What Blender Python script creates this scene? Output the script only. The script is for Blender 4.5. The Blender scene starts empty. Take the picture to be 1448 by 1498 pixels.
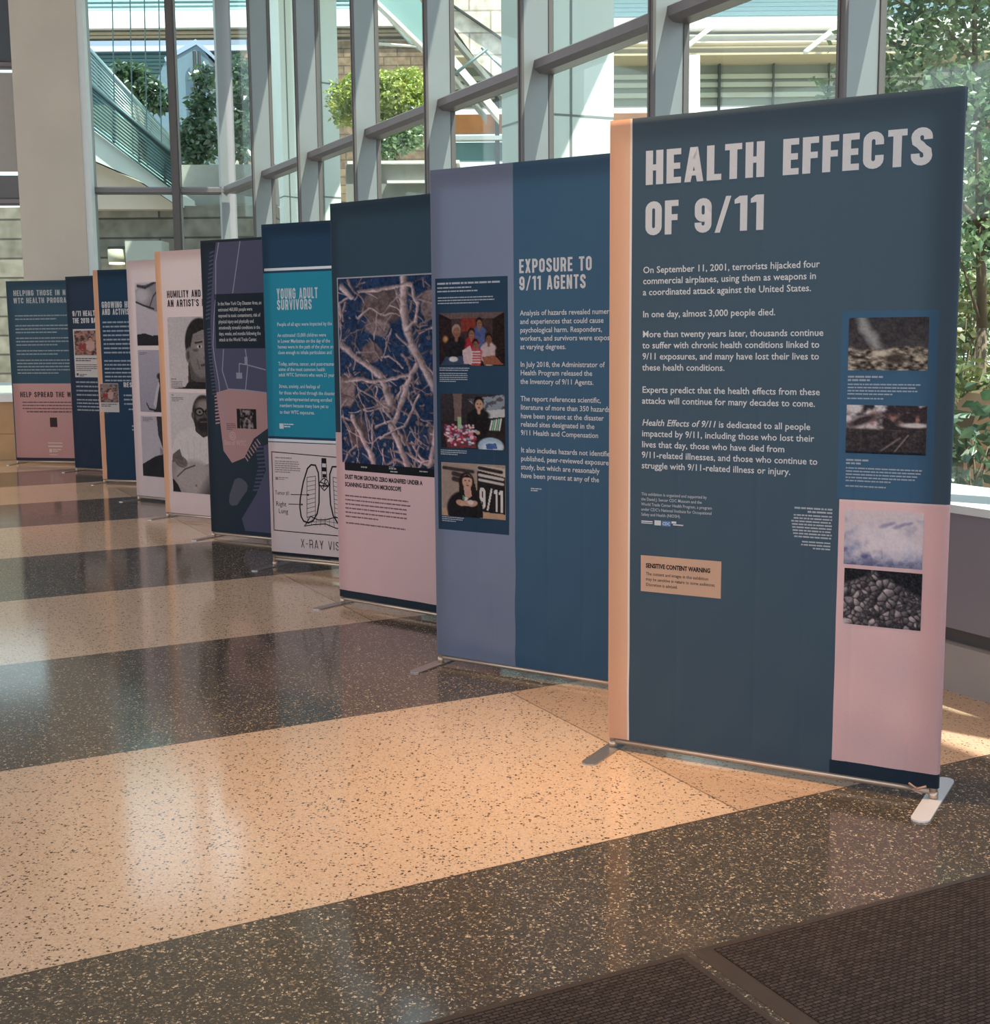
import bpy, bmesh, math, random
import numpy as np
from mathutils import Vector, Matrix

S = bpy.context.scene
COL = S.collection
random.seed(7)
RNG = np.random.default_rng(11)


def lin(c):
    return tuple(((v / 255) / 12.92 if v / 255 <= 0.04045 else ((v / 255 + 0.055) / 1.055) ** 2.4) for v in c)


# ------------------------------------------------------------------ camera
F_PX, CAM_H, PITCH, ROLL = 1874.27, 1.5359, math.radians(7.74245), math.radians(-0.50765)
cp, sp_ = math.cos(PITCH), math.sin(PITCH)
FWD = Vector((0, cp, -sp_))
_r, _u = Vector((1, 0, 0)), Vector((0, sp_, cp))
RIGHT = math.cos(ROLL) * _r + math.sin(ROLL) * _u
UP = -math.sin(ROLL) * _r + math.cos(ROLL) * _u
cam_data = bpy.data.cameras.new('camera')
cam = bpy.data.objects.new('camera', cam_data)
COL.objects.link(cam)
M = Matrix((RIGHT, UP, -FWD)).transposed().to_4x4()
M.translation = Vector((0, 0, CAM_H))
cam.matrix_world = M
cam_data.sensor_fit = 'HORIZONTAL'
cam_data.sensor_width = 36
cam_data.lens = 36 * F_PX / 1448
cam_data.clip_end = 300
S.camera = cam

# ------------------------------------------------------------------ light and exposure
S.view_settings.view_transform = 'Standard'
S.view_settings.look = 'None'
S.view_settings.gamma = 1
S.view_settings.use_curve_mapping = False
S.view_settings.exposure = 0.35
S.cycles.use_denoising = True
S.cycles.max_bounces = 10
S.cycles.transparent_max_bounces = 24
S.cycles.caustics_reflective = False
S.cycles.caustics_refractive = False
S.cycles.sample_clamp_indirect = 6

world = bpy.data.worlds.new('sky')
S.world = world
world.use_nodes = True
wn = world.node_tree
wn.nodes.clear()
wo = wn.nodes.new('ShaderNodeOutputWorld')
wb = wn.nodes.new('ShaderNodeBackground')
wt = wn.nodes.new('ShaderNodeTexCoord')
wsep = wn.nodes.new('ShaderNodeSeparateXYZ')
wr = wn.nodes.new('ShaderNodeValToRGB')
wr.color_ramp.elements[0].position = 0.0
wr.color_ramp.elements[0].color = (0.88, 0.95, 1.0, 1)
wr.color_ramp.elements[1].position = 0.7
wr.color_ramp.elements[1].color = (0.62, 0.78, 1.0, 1)
wn.links.new(wt.outputs['Generated'], wsep.inputs[0])
wn.links.new(wsep.outputs['Z'], wr.inputs[0])
wn.links.new(wr.outputs[0], wb.inputs[0])
wb.inputs[1].default_value = 1.55
wn.links.new(wb.outputs[0], wo.inputs[0])

sun_d = bpy.data.lights.new('sun', 'SUN')
sun_d.energy = 8.5
sun_d.angle = math.radians(0.6)
sun_d.color = (1.0, 0.93, 0.82)
sun = bpy.data.objects.new('sun', sun_d)
COL.objects.link(sun)
to_sun = Vector((0.75 * 0.5, -0.6 * 0.5, 0.80)).normalized()
sun.rotation_euler = to_sun.to_track_quat('Z', 'Y').to_euler()


def lamp(name, loc, target, energy, color, size, spread=math.pi):
    d = bpy.data.lights.new(name, 'AREA')
    d.shape = 'DISK'
    d.size = size
    d.energy = energy
    d.color = color
    d.spread = spread
    o = bpy.data.objects.new(name, d)
    COL.objects.link(o)
    o.location = loc
    o.rotation_euler = (Vector(loc) - Vector(target)).to_track_quat('Z', 'Y').to_euler()
    return o


WARM = (1.0, 0.64, 0.34)
lamp('ceiling_downlight', (0.1, 4.3, 6.5), (0.3, 4.2, 0), 20, WARM, 0.3, math.radians(40))
lamp('ceiling_downlight', (-2.6, 5.0, 6.5), (-2.6, 5.0, 0), 10, (1.0, 0.72, 0.45), 0.3, math.radians(70))
lamp('ceiling_downlight', (-4.5, 9.5, 6.5), (-4.5, 9.5, 0), 22, (1.0, 0.74, 0.48), 0.3, math.radians(80))
lamp('ceiling_downlight', (-6.8, 13.8, 6.5), (-6.8, 13.8, 0), 36, (1.0, 0.72, 0.45), 0.3, math.radians(80))


# ------------------------------------------------------------------ material helpers
def new_mat(name):
    m = bpy.data.materials.new(name)
    m.use_nodes = True
    nt = m.node_tree
    b = nt.nodes['Principled BSDF']
    return m, nt, b


def pmat(name, rgb, rough=0.6, metal=0.0, spec=0.5, noise=0.0, nscale=8.0, bump=0.0, bscale=60.0):
    m, nt, b = new_mat(name)
    c = lin(rgb)
    b.inputs['Base Color'].default_value = (*c, 1)
    b.inputs['Roughness'].default_value = rough
    b.inputs['Metallic'].default_value = metal
    b.inputs['Specular IOR Level'].default_value = spec
    tc = nt.nodes.new('ShaderNodeTexCoord')
    if noise:
        n = nt.nodes.new('ShaderNodeTexNoise')
        n.inputs['Scale'].default_value = nscale
        n.inputs['Detail'].default_value = 5
        r = nt.nodes.new('ShaderNodeValToRGB')
        r.color_ramp.elements[0].position = 0.3
        r.color_ramp.elements[1].position = 0.7
        r.color_ramp.elements[0].color = (*[v * (1 - noise) for v in c], 1)
        r.color_ramp.elements[1].color = (*[min(1, v * (1 + noise)) for v in c], 1)
        nt.links.new(tc.outputs['Object'], n.inputs['Vector'])
        nt.links.new(n.outputs['Fac'], r.inputs[0])
        nt.links.new(r.outputs[0], b.inputs['Base Color'])
    if bump:
        n2 = nt.nodes.new('ShaderNodeTexNoise')
        n2.inputs['Scale'].default_value = bscale
        n2.inputs['Detail'].default_value = 3
        bp = nt.nodes.new('ShaderNodeBump')
        bp.inputs['Strength'].default_value = bump
        bp.inputs['Distance'].default_value = 0.01
        nt.links.new(tc.outputs['Object'], n2.inputs['Vector'])
        nt.links.new(n2.outputs['Fac'], bp.inputs['Height'])
        nt.links.new(bp.outputs[0], b.inputs['Normal'])
    return m


FAB = {}
TRANSLUCENCY = 0.45


def fabric(rgb=None, key=None):
    """printed display fabric: diffuse weave that lets a little window light through"""
    k = key or tuple(rgb)
    if k in FAB:
        return FAB[k]
    m = bpy.data.materials.new('printed_fabric')
    m.use_nodes = True
    nt = m.node_tree
    nt.nodes.clear()
    out = nt.nodes.new('ShaderNodeOutputMaterial')
    d = nt.nodes.new('ShaderNodeBsdfDiffuse')
    t = nt.nodes.new('ShaderNodeBsdfTranslucent')
    g = nt.nodes.new('ShaderNodeBsdfSheen')
    g.inputs['Color'].default_value = (0.16, 0.16, 0.17, 1)
    g.inputs['Roughness'].default_value = 0.5
    mx = nt.nodes.new('ShaderNodeMixShader')
    mx.inputs[0].default_value = TRANSLUCENCY
    add = nt.nodes.new('ShaderNodeAddShader')
    nt.links.new(d.outputs[0], mx.inputs[1])
    nt.links.new(t.outputs[0], mx.inputs[2])
    nt.links.new(mx.outputs[0], add.inputs[0])
    nt.links.new(g.outputs[0], add.inputs[1])
    nt.links.new(add.outputs[0], out.inputs[0])
    if key == 'photo':
        a = nt.nodes.new('ShaderNodeVertexColor')
        a.layer_name = 'print'
        nt.links.new(a.outputs[0], d.inputs[0])
        nt.links.new(a.outputs[0], t.inputs[0])
    else:
        tc = nt.nodes.new('ShaderNodeTexCoord')
        n = nt.nodes.new('ShaderNodeTexNoise')
        n.inputs['Scale'].default_value = 260
        r = nt.nodes.new('ShaderNodeValToRGB')
        c = lin(rgb)
        r.color_ramp.elements[0].color = (*[v * 0.93 for v in c], 1)
        r.color_ramp.elements[1].color = (*[min(1, v * 1.07) for v in c], 1)
        nt.links.new(tc.outputs['Object'], n.inputs['Vector'])
        nt.links.new(n.outputs['Fac'], r.inputs[0])
        nt.links.new(r.outputs[0], d.inputs[0])
        nt.links.new(r.outputs[0], t.inputs[0])
    FAB[k] = m
    return m


def glass_mat(name, tint=(0.86, 0.93, 0.90), refl=0.06):
    m = bpy.data.materials.new(name)
    m.use_nodes = True
    nt = m.node_tree
    nt.nodes.clear()
    out = nt.nodes.new('ShaderNodeOutputMaterial')
    tr = nt.nodes.new('ShaderNodeBsdfTransparent')
    tr.inputs[0].default_value = (*tint, 1)
    gl = nt.nodes.new('ShaderNodeBsdfGlossy')
    gl.inputs['Roughness'].default_value = 0.03
    lw = nt.nodes.new('ShaderNodeFresnel')
    lw.inputs[0].default_value = 1.45
    mp = nt.nodes.new('ShaderNodeMath')
    mp.operation = 'MULTIPLY'
    mp.inputs[1].default_value = refl * 2.2
    mx = nt.nodes.new('ShaderNodeMixShader')
    nt.links.new(lw.outputs[0], mp.inputs[0])
    mp.use_clamp = True
    nt.links.new(mp.outputs[0], mx.inputs[0])
    nt.links.new(tr.outputs[0], mx.inputs[1])
    nt.links.new(gl.outputs[0], mx.inputs[2])
    nt.links.new(mx.outputs[0], out.inputs[0])
    return m


# ------------------------------------------------------------------ object helpers
def link(name, bm, mats, parent=None, smooth=False):
    me = bpy.data.meshes.new(name)
    bmesh.ops.recalc_face_normals(bm, faces=bm.faces)
    bm.to_mesh(me)
    bm.free()
    for m in (mats if isinstance(mats, (list, tuple)) else [mats]):
        me.materials.append(m)
    if smooth:
        for p in me.polygons:
            p.use_smooth = True
    o = bpy.data.objects.new(name, me)
    COL.objects.link(o)
    if parent is not None:
        o.parent = parent
    return o


def raw(name, verts, faces, mats, parent=None, fm=None, smooth=False):
    me = bpy.data.meshes.new(name)
    me.from_pydata(verts, [], faces)
    for m in (mats if isinstance(mats, (list, tuple)) else [mats]):
        me.materials.append(m)
    if fm is not None:
        me.polygons.foreach_set('material_index', fm)
    if smooth:
        me.polygons.foreach_set('use_smooth', [True] * len(me.polygons))
    me.update()
    o = bpy.data.objects.new(name, me)
    COL.objects.link(o)
    if parent is not None:
        o.parent = parent
    return o


def thing(name, label, cat, loc=(0, 0, 0), rz=0.0, group=None):
    o = bpy.data.objects.new(name, None)
    o.empty_display_size = 0.1
    COL.objects.link(o)
    o.location = loc
    o.rotation_euler = (0, 0, rz)
    return tag(o, label, cat, group)


def tag(o, label, cat, group=None):
    o['label'] = label
    o['category'] = cat
    if group:
        o['group'] = group
    return o


def structure(o):
    o['kind'] = 'structure'
    return o


def box(bm, x0, y0, z0, x1, y1, z1, bevel=0.0):
    r = bmesh.ops.create_cube(bm, size=1)
    vs = r['verts']
    for v in vs:
        v.co = Vector(((x0 + x1) / 2 + v.co.x * (x1 - x0), (y0 + y1) / 2 + v.co.y * (y1 - y0), (z0 + z1) / 2 + v.co.z * (z1 - z0)))
    if bevel:
        es = {e for v in vs for e in v.link_edges}
        bmesh.ops.bevel(bm, geom=list(es), offset=bevel, segments=2, affect='EDGES', profile=0.5)
    return vs


def tube(bm, a, b, r, seg=12, r2=None):
    a, b = Vector(a), Vector(b)
    d = b - a
    q = d.to_track_quat('Z', 'Y').to_matrix().to_4x4()
    q.translation = (a + b) / 2
    bmesh.ops.create_cone(bm, cap_ends=True, segments=seg, radius1=r, radius2=r if r2 is None else r2, depth=d.length, matrix=q)


def prism(bm, pts, depth_vec):
    """extrude a planar outline (list of Vectors) along depth_vec"""
    a = [bm.verts.new(p) for p in pts]
    b = [bm.verts.new(Vector(p) + Vector(depth_vec)) for p in pts]
    n = len(pts)
    bm.faces.new(a)
    bm.faces.new(b[::-1])
    for i in range(n):
        bm.faces.new((a[i], b[i], b[(i + 1) % n], a[(i + 1) % n]))


def at(px, py, Y):
    """the point at distance Y (world y) seen at a place in the photograph"""
    q = FWD + RIGHT * ((px - 724) / F_PX) - UP * ((py - 749) / F_PX)
    t = Y / q.y
    return Vector((q.x * t, Y, CAM_H + q.z * t))


# ------------------------------------------------------------------ floor: striped terrazzo
def terrazzo():
    m, nt, b = new_mat('striped_terrazzo')
    N, L = nt.nodes.new, nt.links.new
    tc = N('ShaderNodeTexCoord')

    def math_(op, a, c=None, clamp=False):
        n = N('ShaderNodeMath')
        n.operation = op
        n.use_clamp = clamp
        for i, v in enumerate((a, c)):
            if v is None:
                continue
            if isinstance(v, (int, float)):
                n.inputs[i].default_value = v
            else:
                L(v, n.inputs[i])
        return n.outputs[0]

    def mix(f, a, c):
        n = N('ShaderNodeMix')
        n.data_type = 'RGBA'
        if isinstance(f, (int, float)):
            n.inputs['Factor'].default_value = f
        else:
            L(f, n.inputs['Factor'])
        for k, v in (('A', a), ('B', c)):
            sock = [s for s in n.inputs if s.name == k and s.type == 'RGBA'][0]
            if isinstance(v, tuple):
                sock.default_value = (*v, 1)
            else:
                L(v, sock)
        return [s for s in n.outputs if s.type == 'RGBA'][0]

    sep = N('ShaderNodeSeparateXYZ')
    L(tc.outputs['Object'], sep.inputs[0])
    x, y = sep.outputs['X'], sep.outputs['Y']
    a = math.radians(28.034)
    v = math_('ADD', math_('MULTIPLY', x, -math.sin(a)), math_('MULTIPLY', y, math.cos(a)))
    u = math_('DIVIDE', math_('SUBTRACT', v, 3.165), 3.236)
    fr = math_('FRACT', u)
    isdark = math_('GREATER_THAN', fr, 0.5)
    # thin dark divider at every stripe edge
    e = math_('ABSOLUTE', math_('SUBTRACT', fr, 0.5))
    e2 = math_('MINIMUM', e, math_('SUBTRACT', 0.5, e))
    divider = math_('LESS_THAN', e2, 0.0011)
    # border joint along the window side
    w = math_('ADD', math_('MULTIPLY', math_('SUBTRACT', x, 0.056), 0.8918), math_('MULTIPLY', math_('SUBTRACT', y, 5.451), 0.4525))
    border = math_('GREATER_THAN', w, 0.0)
    joint = math_('LESS_THAN', math_('ABSOLUTE', w), 0.004)
    lightm = math_('SUBTRACT', 1.0, isdark)
    joint = math_('MULTIPLY', joint, lightm)

    # chips: stretched a little, jittered coordinates
    mp = N('ShaderNodeMapping')
    mp.inputs['Scale'].default_value = (1, 1.0, 1)
    L(tc.outputs['Object'], mp.inputs[0])
    nz = N('ShaderNodeTexNoise')
    nz.inputs['Scale'].default_value = 140
    nz.inputs['Detail'].default_value = 2
    L(mp.outputs[0], nz.inputs['Vector'])
    vm = N('ShaderNodeVectorMath')
    vm.operation = 'MULTIPLY_ADD'
    vm.inputs[1].default_value = (0.016, 0.016, 0)
    L(nz.outputs['Color'], vm.inputs[0])
    L(mp.outputs[0], vm.inputs[2])

    def chips(scale, keep, size, seed):
        vo = N('ShaderNodeTexVoronoi')
        vo.inputs['Scale'].default_value = scale
        mm = N('ShaderNodeVectorMath')
        mm.operation = 'ADD'
        mm.inputs[1].default_value = (seed, seed * 1.7, 0)
        L(vm.outputs[0], mm.inputs[0])
        L(mm.outputs[0], vo.inputs['Vector'])
        s2 = N('ShaderNodeSeparateColor')
        L(vo.outputs['Color'], s2.inputs[0])
        near = math_('LESS_THAN', vo.outputs['Distance'], math_('MULTIPLY', math_('ADD', s2.outputs[1], 0.35), size))
        pick = math_('LESS_THAN', s2.outputs[0], keep)
        return math_('MULTIPLY', near, pick), s2.outputs[2]

    # light stripes: cream matrix, sparse black chips, few brown ones
    big = N('ShaderNodeTexNoise')
    big.inputs['Scale'].default_value = 1.1
    L(tc.outputs['Object'], big.inputs['Vector'])
    fine = N('ShaderNodeTexNoise')
    fine.inputs['Scale'].default_value = 130
    fine.inputs['Detail'].default_value = 4
    L(tc.outputs['Object'], fine.inputs['Vector'])
    ff = math_('MULTIPLY', math_('SUBTRACT', fine.outputs['Fac'], 0.3), 2.2, True)
    base_l = mix(ff, lin((184, 158, 136)), lin((210, 184, 160)))
    c3, r3 = chips(120, 0.35, 0.5, 9.1)
    base_l = mix(math_('MULTIPLY', c3, 0.35), base_l, lin((172, 138, 104)))
    c1, r1 = chips(105, 0.32, 0.40, 3.3)
    base_l = mix(math_('MULTIPLY', c1, 0.92), base_l, lin((56, 46, 38)))
    c2, r2 = chips(190, 0.16, 0.42, 5.7)
    base_l = mix(math_('MULTIPLY', c2, 0.7), base_l, lin((88, 70, 54)))
    base_l = mix(math_('MULTIPLY', border, 0.34), base_l, lin((150, 116, 88)))
    # dark stripes: charcoal matrix, many tan and buff chips
    base_d = mix(ff, lin((62, 56, 50)), lin((88, 81, 72)))
    d3, q3 = chips(150, 0.42, 0.46, 1.9)
    base_d = mix(math_('MULTIPLY', d3, 0.8), base_d, lin((118, 104, 86)))
    d1, q1 = chips(120, 0.24, 0.42, 2.3)
    base_d = mix(math_('MULTIPLY', d1, 0.95), base_d, mix(q1, lin((140, 116, 90)), lin((198, 178, 152))))
    d2, q2 = chips(210, 0.10, 0.42, 6.3)
    base_d = mix(d2, base_d, lin((206, 186, 160)))
    col = mix(isdark, base_l, base_d)
    col = mix(math_('MULTIPLY', divider, 0.8), col, lin((60, 50, 42)))
    col = mix(math_('MULTIPLY', joint, 0.6), col, lin((84, 64, 48)))
    L(col, b.inputs['Base Color'])
    # polished, faintly hazy in large patches
    rr = math_('ADD', math_('MULTIPLY', big.outputs['Fac'], 0.10), 0.06)
    L(rr, b.inputs['Roughness'])
    b.inputs['IOR'].default_value = 1.5
    b.inputs['Specular IOR Level'].default_value = 0.62
    bp = N('ShaderNodeBump')
    bp.inputs['Strength'].default_value = 0.03
    bp.inputs['Distance'].default_value = 0.002
    L(fine.outputs['Fac'], bp.inputs['Height'])
    L(bp.outputs[0], b.inputs['Normal'])
    return m


# window wall frame of reference: T on the transom's inner face, D along the wall (away), NN outward
T = Vector((0.999, 8.360, 0))
D = Vector((-0.4525, 0.8918, 0))
NN = Vector((0.8918, 0.4525, 0))


def W(s, off, z=0.0):
    p = T + D * s + NN * off
    return Vector((p.x, p.y, z))


CORNER_S = 10.17
CORNER = W(CORNER_S, 0.15)
ED = Vector((-0.997, -0.078, 0)).normalized()        # along the end wall, to the left
EN = Vector((-0.078, 0.997, 0)).normalized()         # out of the end wall


def Ew(s, off, z=0.0):
    p = CORNER + ED * s + EN * off
    return Vector((p.x, p.y, z))


CEIL = 6.6
flo = [W(-9.0, 0.6), W(CORNER_S + 0.4, 0.6), Ew(-0.2, 0.5), Ew(14, 0.5), Vector((-16, -5, 0)), Vector((6.0, -5, 0))]
bm = bmesh.new()
prism(bm, [Vector((p.x, p.y, 0)) for p in flo], (0, 0, -0.12))
structure(link('floor', bm, terrazzo()))
bm = bmesh.new()
prism(bm, [Vector((p.x, p.y, CEIL)) for p in flo], (0, 0, 0.2))
structure(link('ceiling', bm, pmat('ceiling_plaster', (205, 196, 186), 0.85, noise=0.03)))

# ------------------------------------------------------------------ low wall, sill, fins, transoms, panes
M_FIN = pmat('mullion_aluminium', (140, 142, 144), 0.38, 0.35, noise=0.03, nscale=3)
M_NOSE = pmat('mullion_gasket', (96, 90, 90), 0.5)
M_TRANS = pmat('transom_aluminium', (120, 114, 116), 0.42, 0.3, noise=0.03)
M_SILL = pmat('sill_white', (222, 226, 228), 0.4, noise=0.02)
M_PANEL = pmat('sill_panel_grey', (132, 124, 134), 0.5, noise=0.04, nscale=2)
M_RECESS = pmat('recess_brown', (92, 82, 78), 0.6, noise=0.05)
M_BASE = pmat('base_stone', (158, 152, 152), 0.45, noise=0.05, nscale=4)
M_TAN = pmat('wood_panel_tan', (176, 140, 100), 0.5, noise=0.08, nscale=5)
GLASS = glass_mat('window_glass')


def wall_prism(bm, fn, s0, s1, o0, o1, z0, z1):
    pts = [fn(s0, o0, z0), fn(s1, o0, z0), fn(s1, o1, z0), fn(s0, o1, z0)]
    prism(bm, pts, (0, 0, z1 - z0))


bm = bmesh.new()
wall_prism(bm, W, -8.5, CORNER_S - 0.35, -0.45, 0.12, 0.27, 0.775)
wr_o = structure(link('wall_right', bm, M_PANEL))
bm = bmesh.new()
wall_prism(bm, W, -8.5, CORNER_S - 0.35, -0.41, 0.12, 0.205, 0.27)
structure(link('trim_1', bm, M_RECESS))
bm = bmesh.new()
wall_prism(bm, W, -8.5, CORNER_S - 0.35, -0.475, 0.12, 0.0, 0.205)
structure(link('baseboard_right', bm, M_BASE))
bm = bmesh.new()
wall_prism(bm, W, -8.5, CORNER_S - 0.25, -0.465, 0.15, 0.775, 0.81)
structure(link('trim_2', bm, M_SILL))
bm = bmesh.new()
wall_prism(bm, Ew, -0.1, 9.0, -0.42, 0.0, 0.0, 0.33)
wall_prism(bm, Ew, -0.1, 9.0, -0.42, 0.0, 0.345, 0.76)
wall_prism(bm, Ew, -0.1, 9.0, -0.405, 0.0, 0.32, 0.35)
structure(link('wall_back', bm, M_TAN))
bm = bmesh.new()
wall_prism(bm, Ew, -0.1, 9.0, -0.44, 0.06, 0.76, 0.86)
structure(link('trim_3', bm, M_SILL))

PITCHS = 1.70
wid = 1
for k in range(-3, 7):
    s = 1.54 + PITCHS * (k - 1)
    if s > CORNER_S - 0.2:
        break
    # inner fin of the mullion, with its dark nose cap
    bm = bmesh.new()
    wall_prism(bm, W, s - 0.028, s + 0.028, -0.085, 0.15, 0.81, CEIL)
    win = structure(link('window_%d' % wid, bm, M_FIN))
    bm = bmesh.new()
    wall_prism(bm, W, s - 0.03, s + 0.03, -0.10, -0.085, 0.81, CEIL)
    wall_prism(bm, W, s - 0.03, s - 0.012, -0.106, -0.10, 0.81, CEIL)
    wall_prism(bm, W, s + 0.012, s + 0.03, -0.106, -0.10, 0.81, CEIL)
    link('mullion_cap', bm, M_NOSE, win)
    bm = bmesh.new()
    wall_prism(bm, W, s - 0.036, s - 0.028, 0.12, 0.16, 0.81, CEIL)
    wall_prism(bm, W, s + 0.028, s + 0.036, 0.12, 0.16, 0.81, CEIL)
    link('gasket', bm, M_NOSE, win)
    s2 = min(s + PITCHS, CORNER_S)
    a, b_ = s + 0.028, s2 - 0.028
    # transom tube: hexagonal profile standing in front of the glass
    bm = bmesh.new()
    prof = [(0.16, 3.45), (0.045, 3.45), (0.0, 3.48), (0.0, 3.54), (0.045, 3.565), (0.16, 3.565)]
    prism(bm, [W(a, o, z) for o, z in prof], D * (b_ - a))
    link('transom', bm, M_TRANS, win)
    bm = bmesh.new()
    wall_prism(bm, W, a, b_, 0.146, 0.158, 0.81, 3.45)
    wall_prism(bm, W, a, b_, 0.146, 0.158, 3.565, CEIL)
    link('pane', bm, GLASS, win)
    wid += 1

# corner post
bm = bmesh.new()
wall_prism(bm, W, CORNER_S - 0.04, CORNER_S + 0.06, 0.0, 0.2, 0.81, CEIL)
structure(link('trim_4', bm, M_FIN))

# end wall: mullion positions measured from the corner
zT = 3.46
end_x = [at(x, 150, Ew(1, 0).y).x for x in (254, 131)]
for i, (s0, s1) in enumerate(((0.06, None), (None, 1.72), (3.25, 6.2))):
    pass
s_m = (CORNER.x - end_x[0]) / 0.997
s_f = (CORNER.x - end_x[1]) / 0.997


def end_window(s0, s1, post_w, transoms):
    """one bay of the end wall: post at its left, transoms, panes"""
    global wid
    bm = bmesh.new()
    wall_prism(bm, Ew, s1 - post_w / 2, s1 + post_w / 2, -0.13, 0.05, 0.86, CEIL)
    win = structure(link('window_%d' % wid, bm, M_NOSE if post_w > 0.1 else M_FIN))
    wid += 1
    bm = bmesh.new()
    wall_prism(bm, Ew, s1 - post_w / 2 + 0.015, s1 + post_w / 2 - 0.015, -0.15, -0.13, 0.86, CEIL)
    link('mullion_cap', bm, M_NOSE, win)
    zs = [0.86]
    for z in transoms:
        bm = bmesh.new()
        prism(bm, [Ew(s0, o, zz) for o, zz in ((0.05, z), (-0.06, z), (-0.09, z + 0.02), (-0.09, z + 0.07), (-0.06, z + 0.09), (0.05, z + 0.09))], ED * (s1 - s0 - post_w / 2))
        link('transom', bm, M_TRANS, win)
        zs += [z, z + 0.09]
    zs.append(CEIL)
    bm = bmesh.new()
    for a, b in zip(zs[::2], zs[1::2]):
        wall_prism(bm, Ew, s0 + 0.01, s1 - post_w / 2, 0.0, 0.012, a, b)
    link('pane', bm, GLASS, win)


end_window(0.04, s_m, 0.11, [zT])
end_window(s_m + 0.05, s_f, 0.10, [zT])

# tall plaster column in front of the end wall, white edge strip beside the frame
yc = Ew(s_f + 0.6, -0.24).y
cl, cr = at(34, 390, yc).x, at(139, 390, yc).x
bm = bmesh.new()
box(bm, cl, yc, 0, cr - 0.09, yc + 0.20, CEIL)
wl = structure(link('wall_left', bm, pmat('column_plaster', (206, 194, 182), 0.8, noise=0.05, nscale=1.6, bump=0.12, bscale=180)))
bm = bmesh.new()
box(bm, cr - 0.09, yc + 0.015, 0, cr - 0.005, yc + 0.16, CEIL)
structure(link('trim_5', bm, M_SILL))
end_window((CORNER.x - cl) / 0.997 - 0.25, (CORNER.x - cl) / 0.997 + 2.2, 0.10, [3.32, 5.05])
# solid spandrel panel between the two transoms left of the column
sl = (CORNER.x - cl) / 0.997
bm = bmesh.new()
wall_prism(bm, Ew, sl - 0.2, sl + 2.1, -0.03, -0.01, 3.75, 5.0)
structure(link('trim_6', bm, pmat('spandrel_panel', (168, 162, 156), 0.6, noise=0.03)))
bm = bmesh.new()
wall_prism(bm, Ew, sl - 0.2, sl + 2.1, -0.035, -0.01, 3.41, 3.70)
structure(link('trim_7', bm, pmat('spandrel_grey', (112, 110, 112), 0.6, noise=0.03)))

bm = bmesh.new()
wall_prism(bm, Ew, sl - 0.2, sl + 2.1, -0.03, -0.01, 5.14, CEIL)
structure(link('trim_8', bm, pmat('spandrel_dark', (78, 84, 92), 0.5, noise=0.03)))

# ------------------------------------------------------------------ display faces: condensed capitals built from strokes
TT = 0.185


def _arc(cx, cy, rx, ry, a0, a1, n=8):
    return [(cx + rx * math.cos(math.radians(a0 + (a1 - a0) * i / n)), cy + ry * math.sin(math.radians(a0 + (a1 - a0) * i / n))) for i in range(n + 1)]


def stroke_quads(pts, t, closed=False):
    P = [np.array(p, float) for p in pts]
    n = len(P)
    Lp, Rp = [], []
    for i in range(n):
        a = P[i - 1] if (i > 0 or closed) else None
        c = P[(i + 1) % n] if (i < n - 1 or closed) else None
        d1 = (P[i] - a) if a is not None else None
        d2 = (c - P[i]) if c is not None else None
        if d1 is None:
            d1 = d2
        if d2 is None:
            d2 = d1
        d1 = d1 / (np.linalg.norm(d1) + 1e-9)
        d2 = d2 / (np.linalg.norm(d2) + 1e-9)
        nn = np.array([-(d1 + d2)[1], (d1 + d2)[0]])
        l = np.linalg.norm(nn)
        nn = nn / l if l > 1e-6 else np.array([-d1[1], d1[0]])
        k = t / 2 / max(0.45, nn @ np.array([-d1[1], d1[0]]))
        Lp.append(P[i] + nn * k)
        Rp.append(P[i] - nn * k)
    q = []
    for i in range(n if closed else n - 1):
        j = (i + 1) % n
        q.append([tuple(Rp[i]), tuple(Rp[j]), tuple(Lp[j]), tuple(Lp[i])])
    return q


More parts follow.
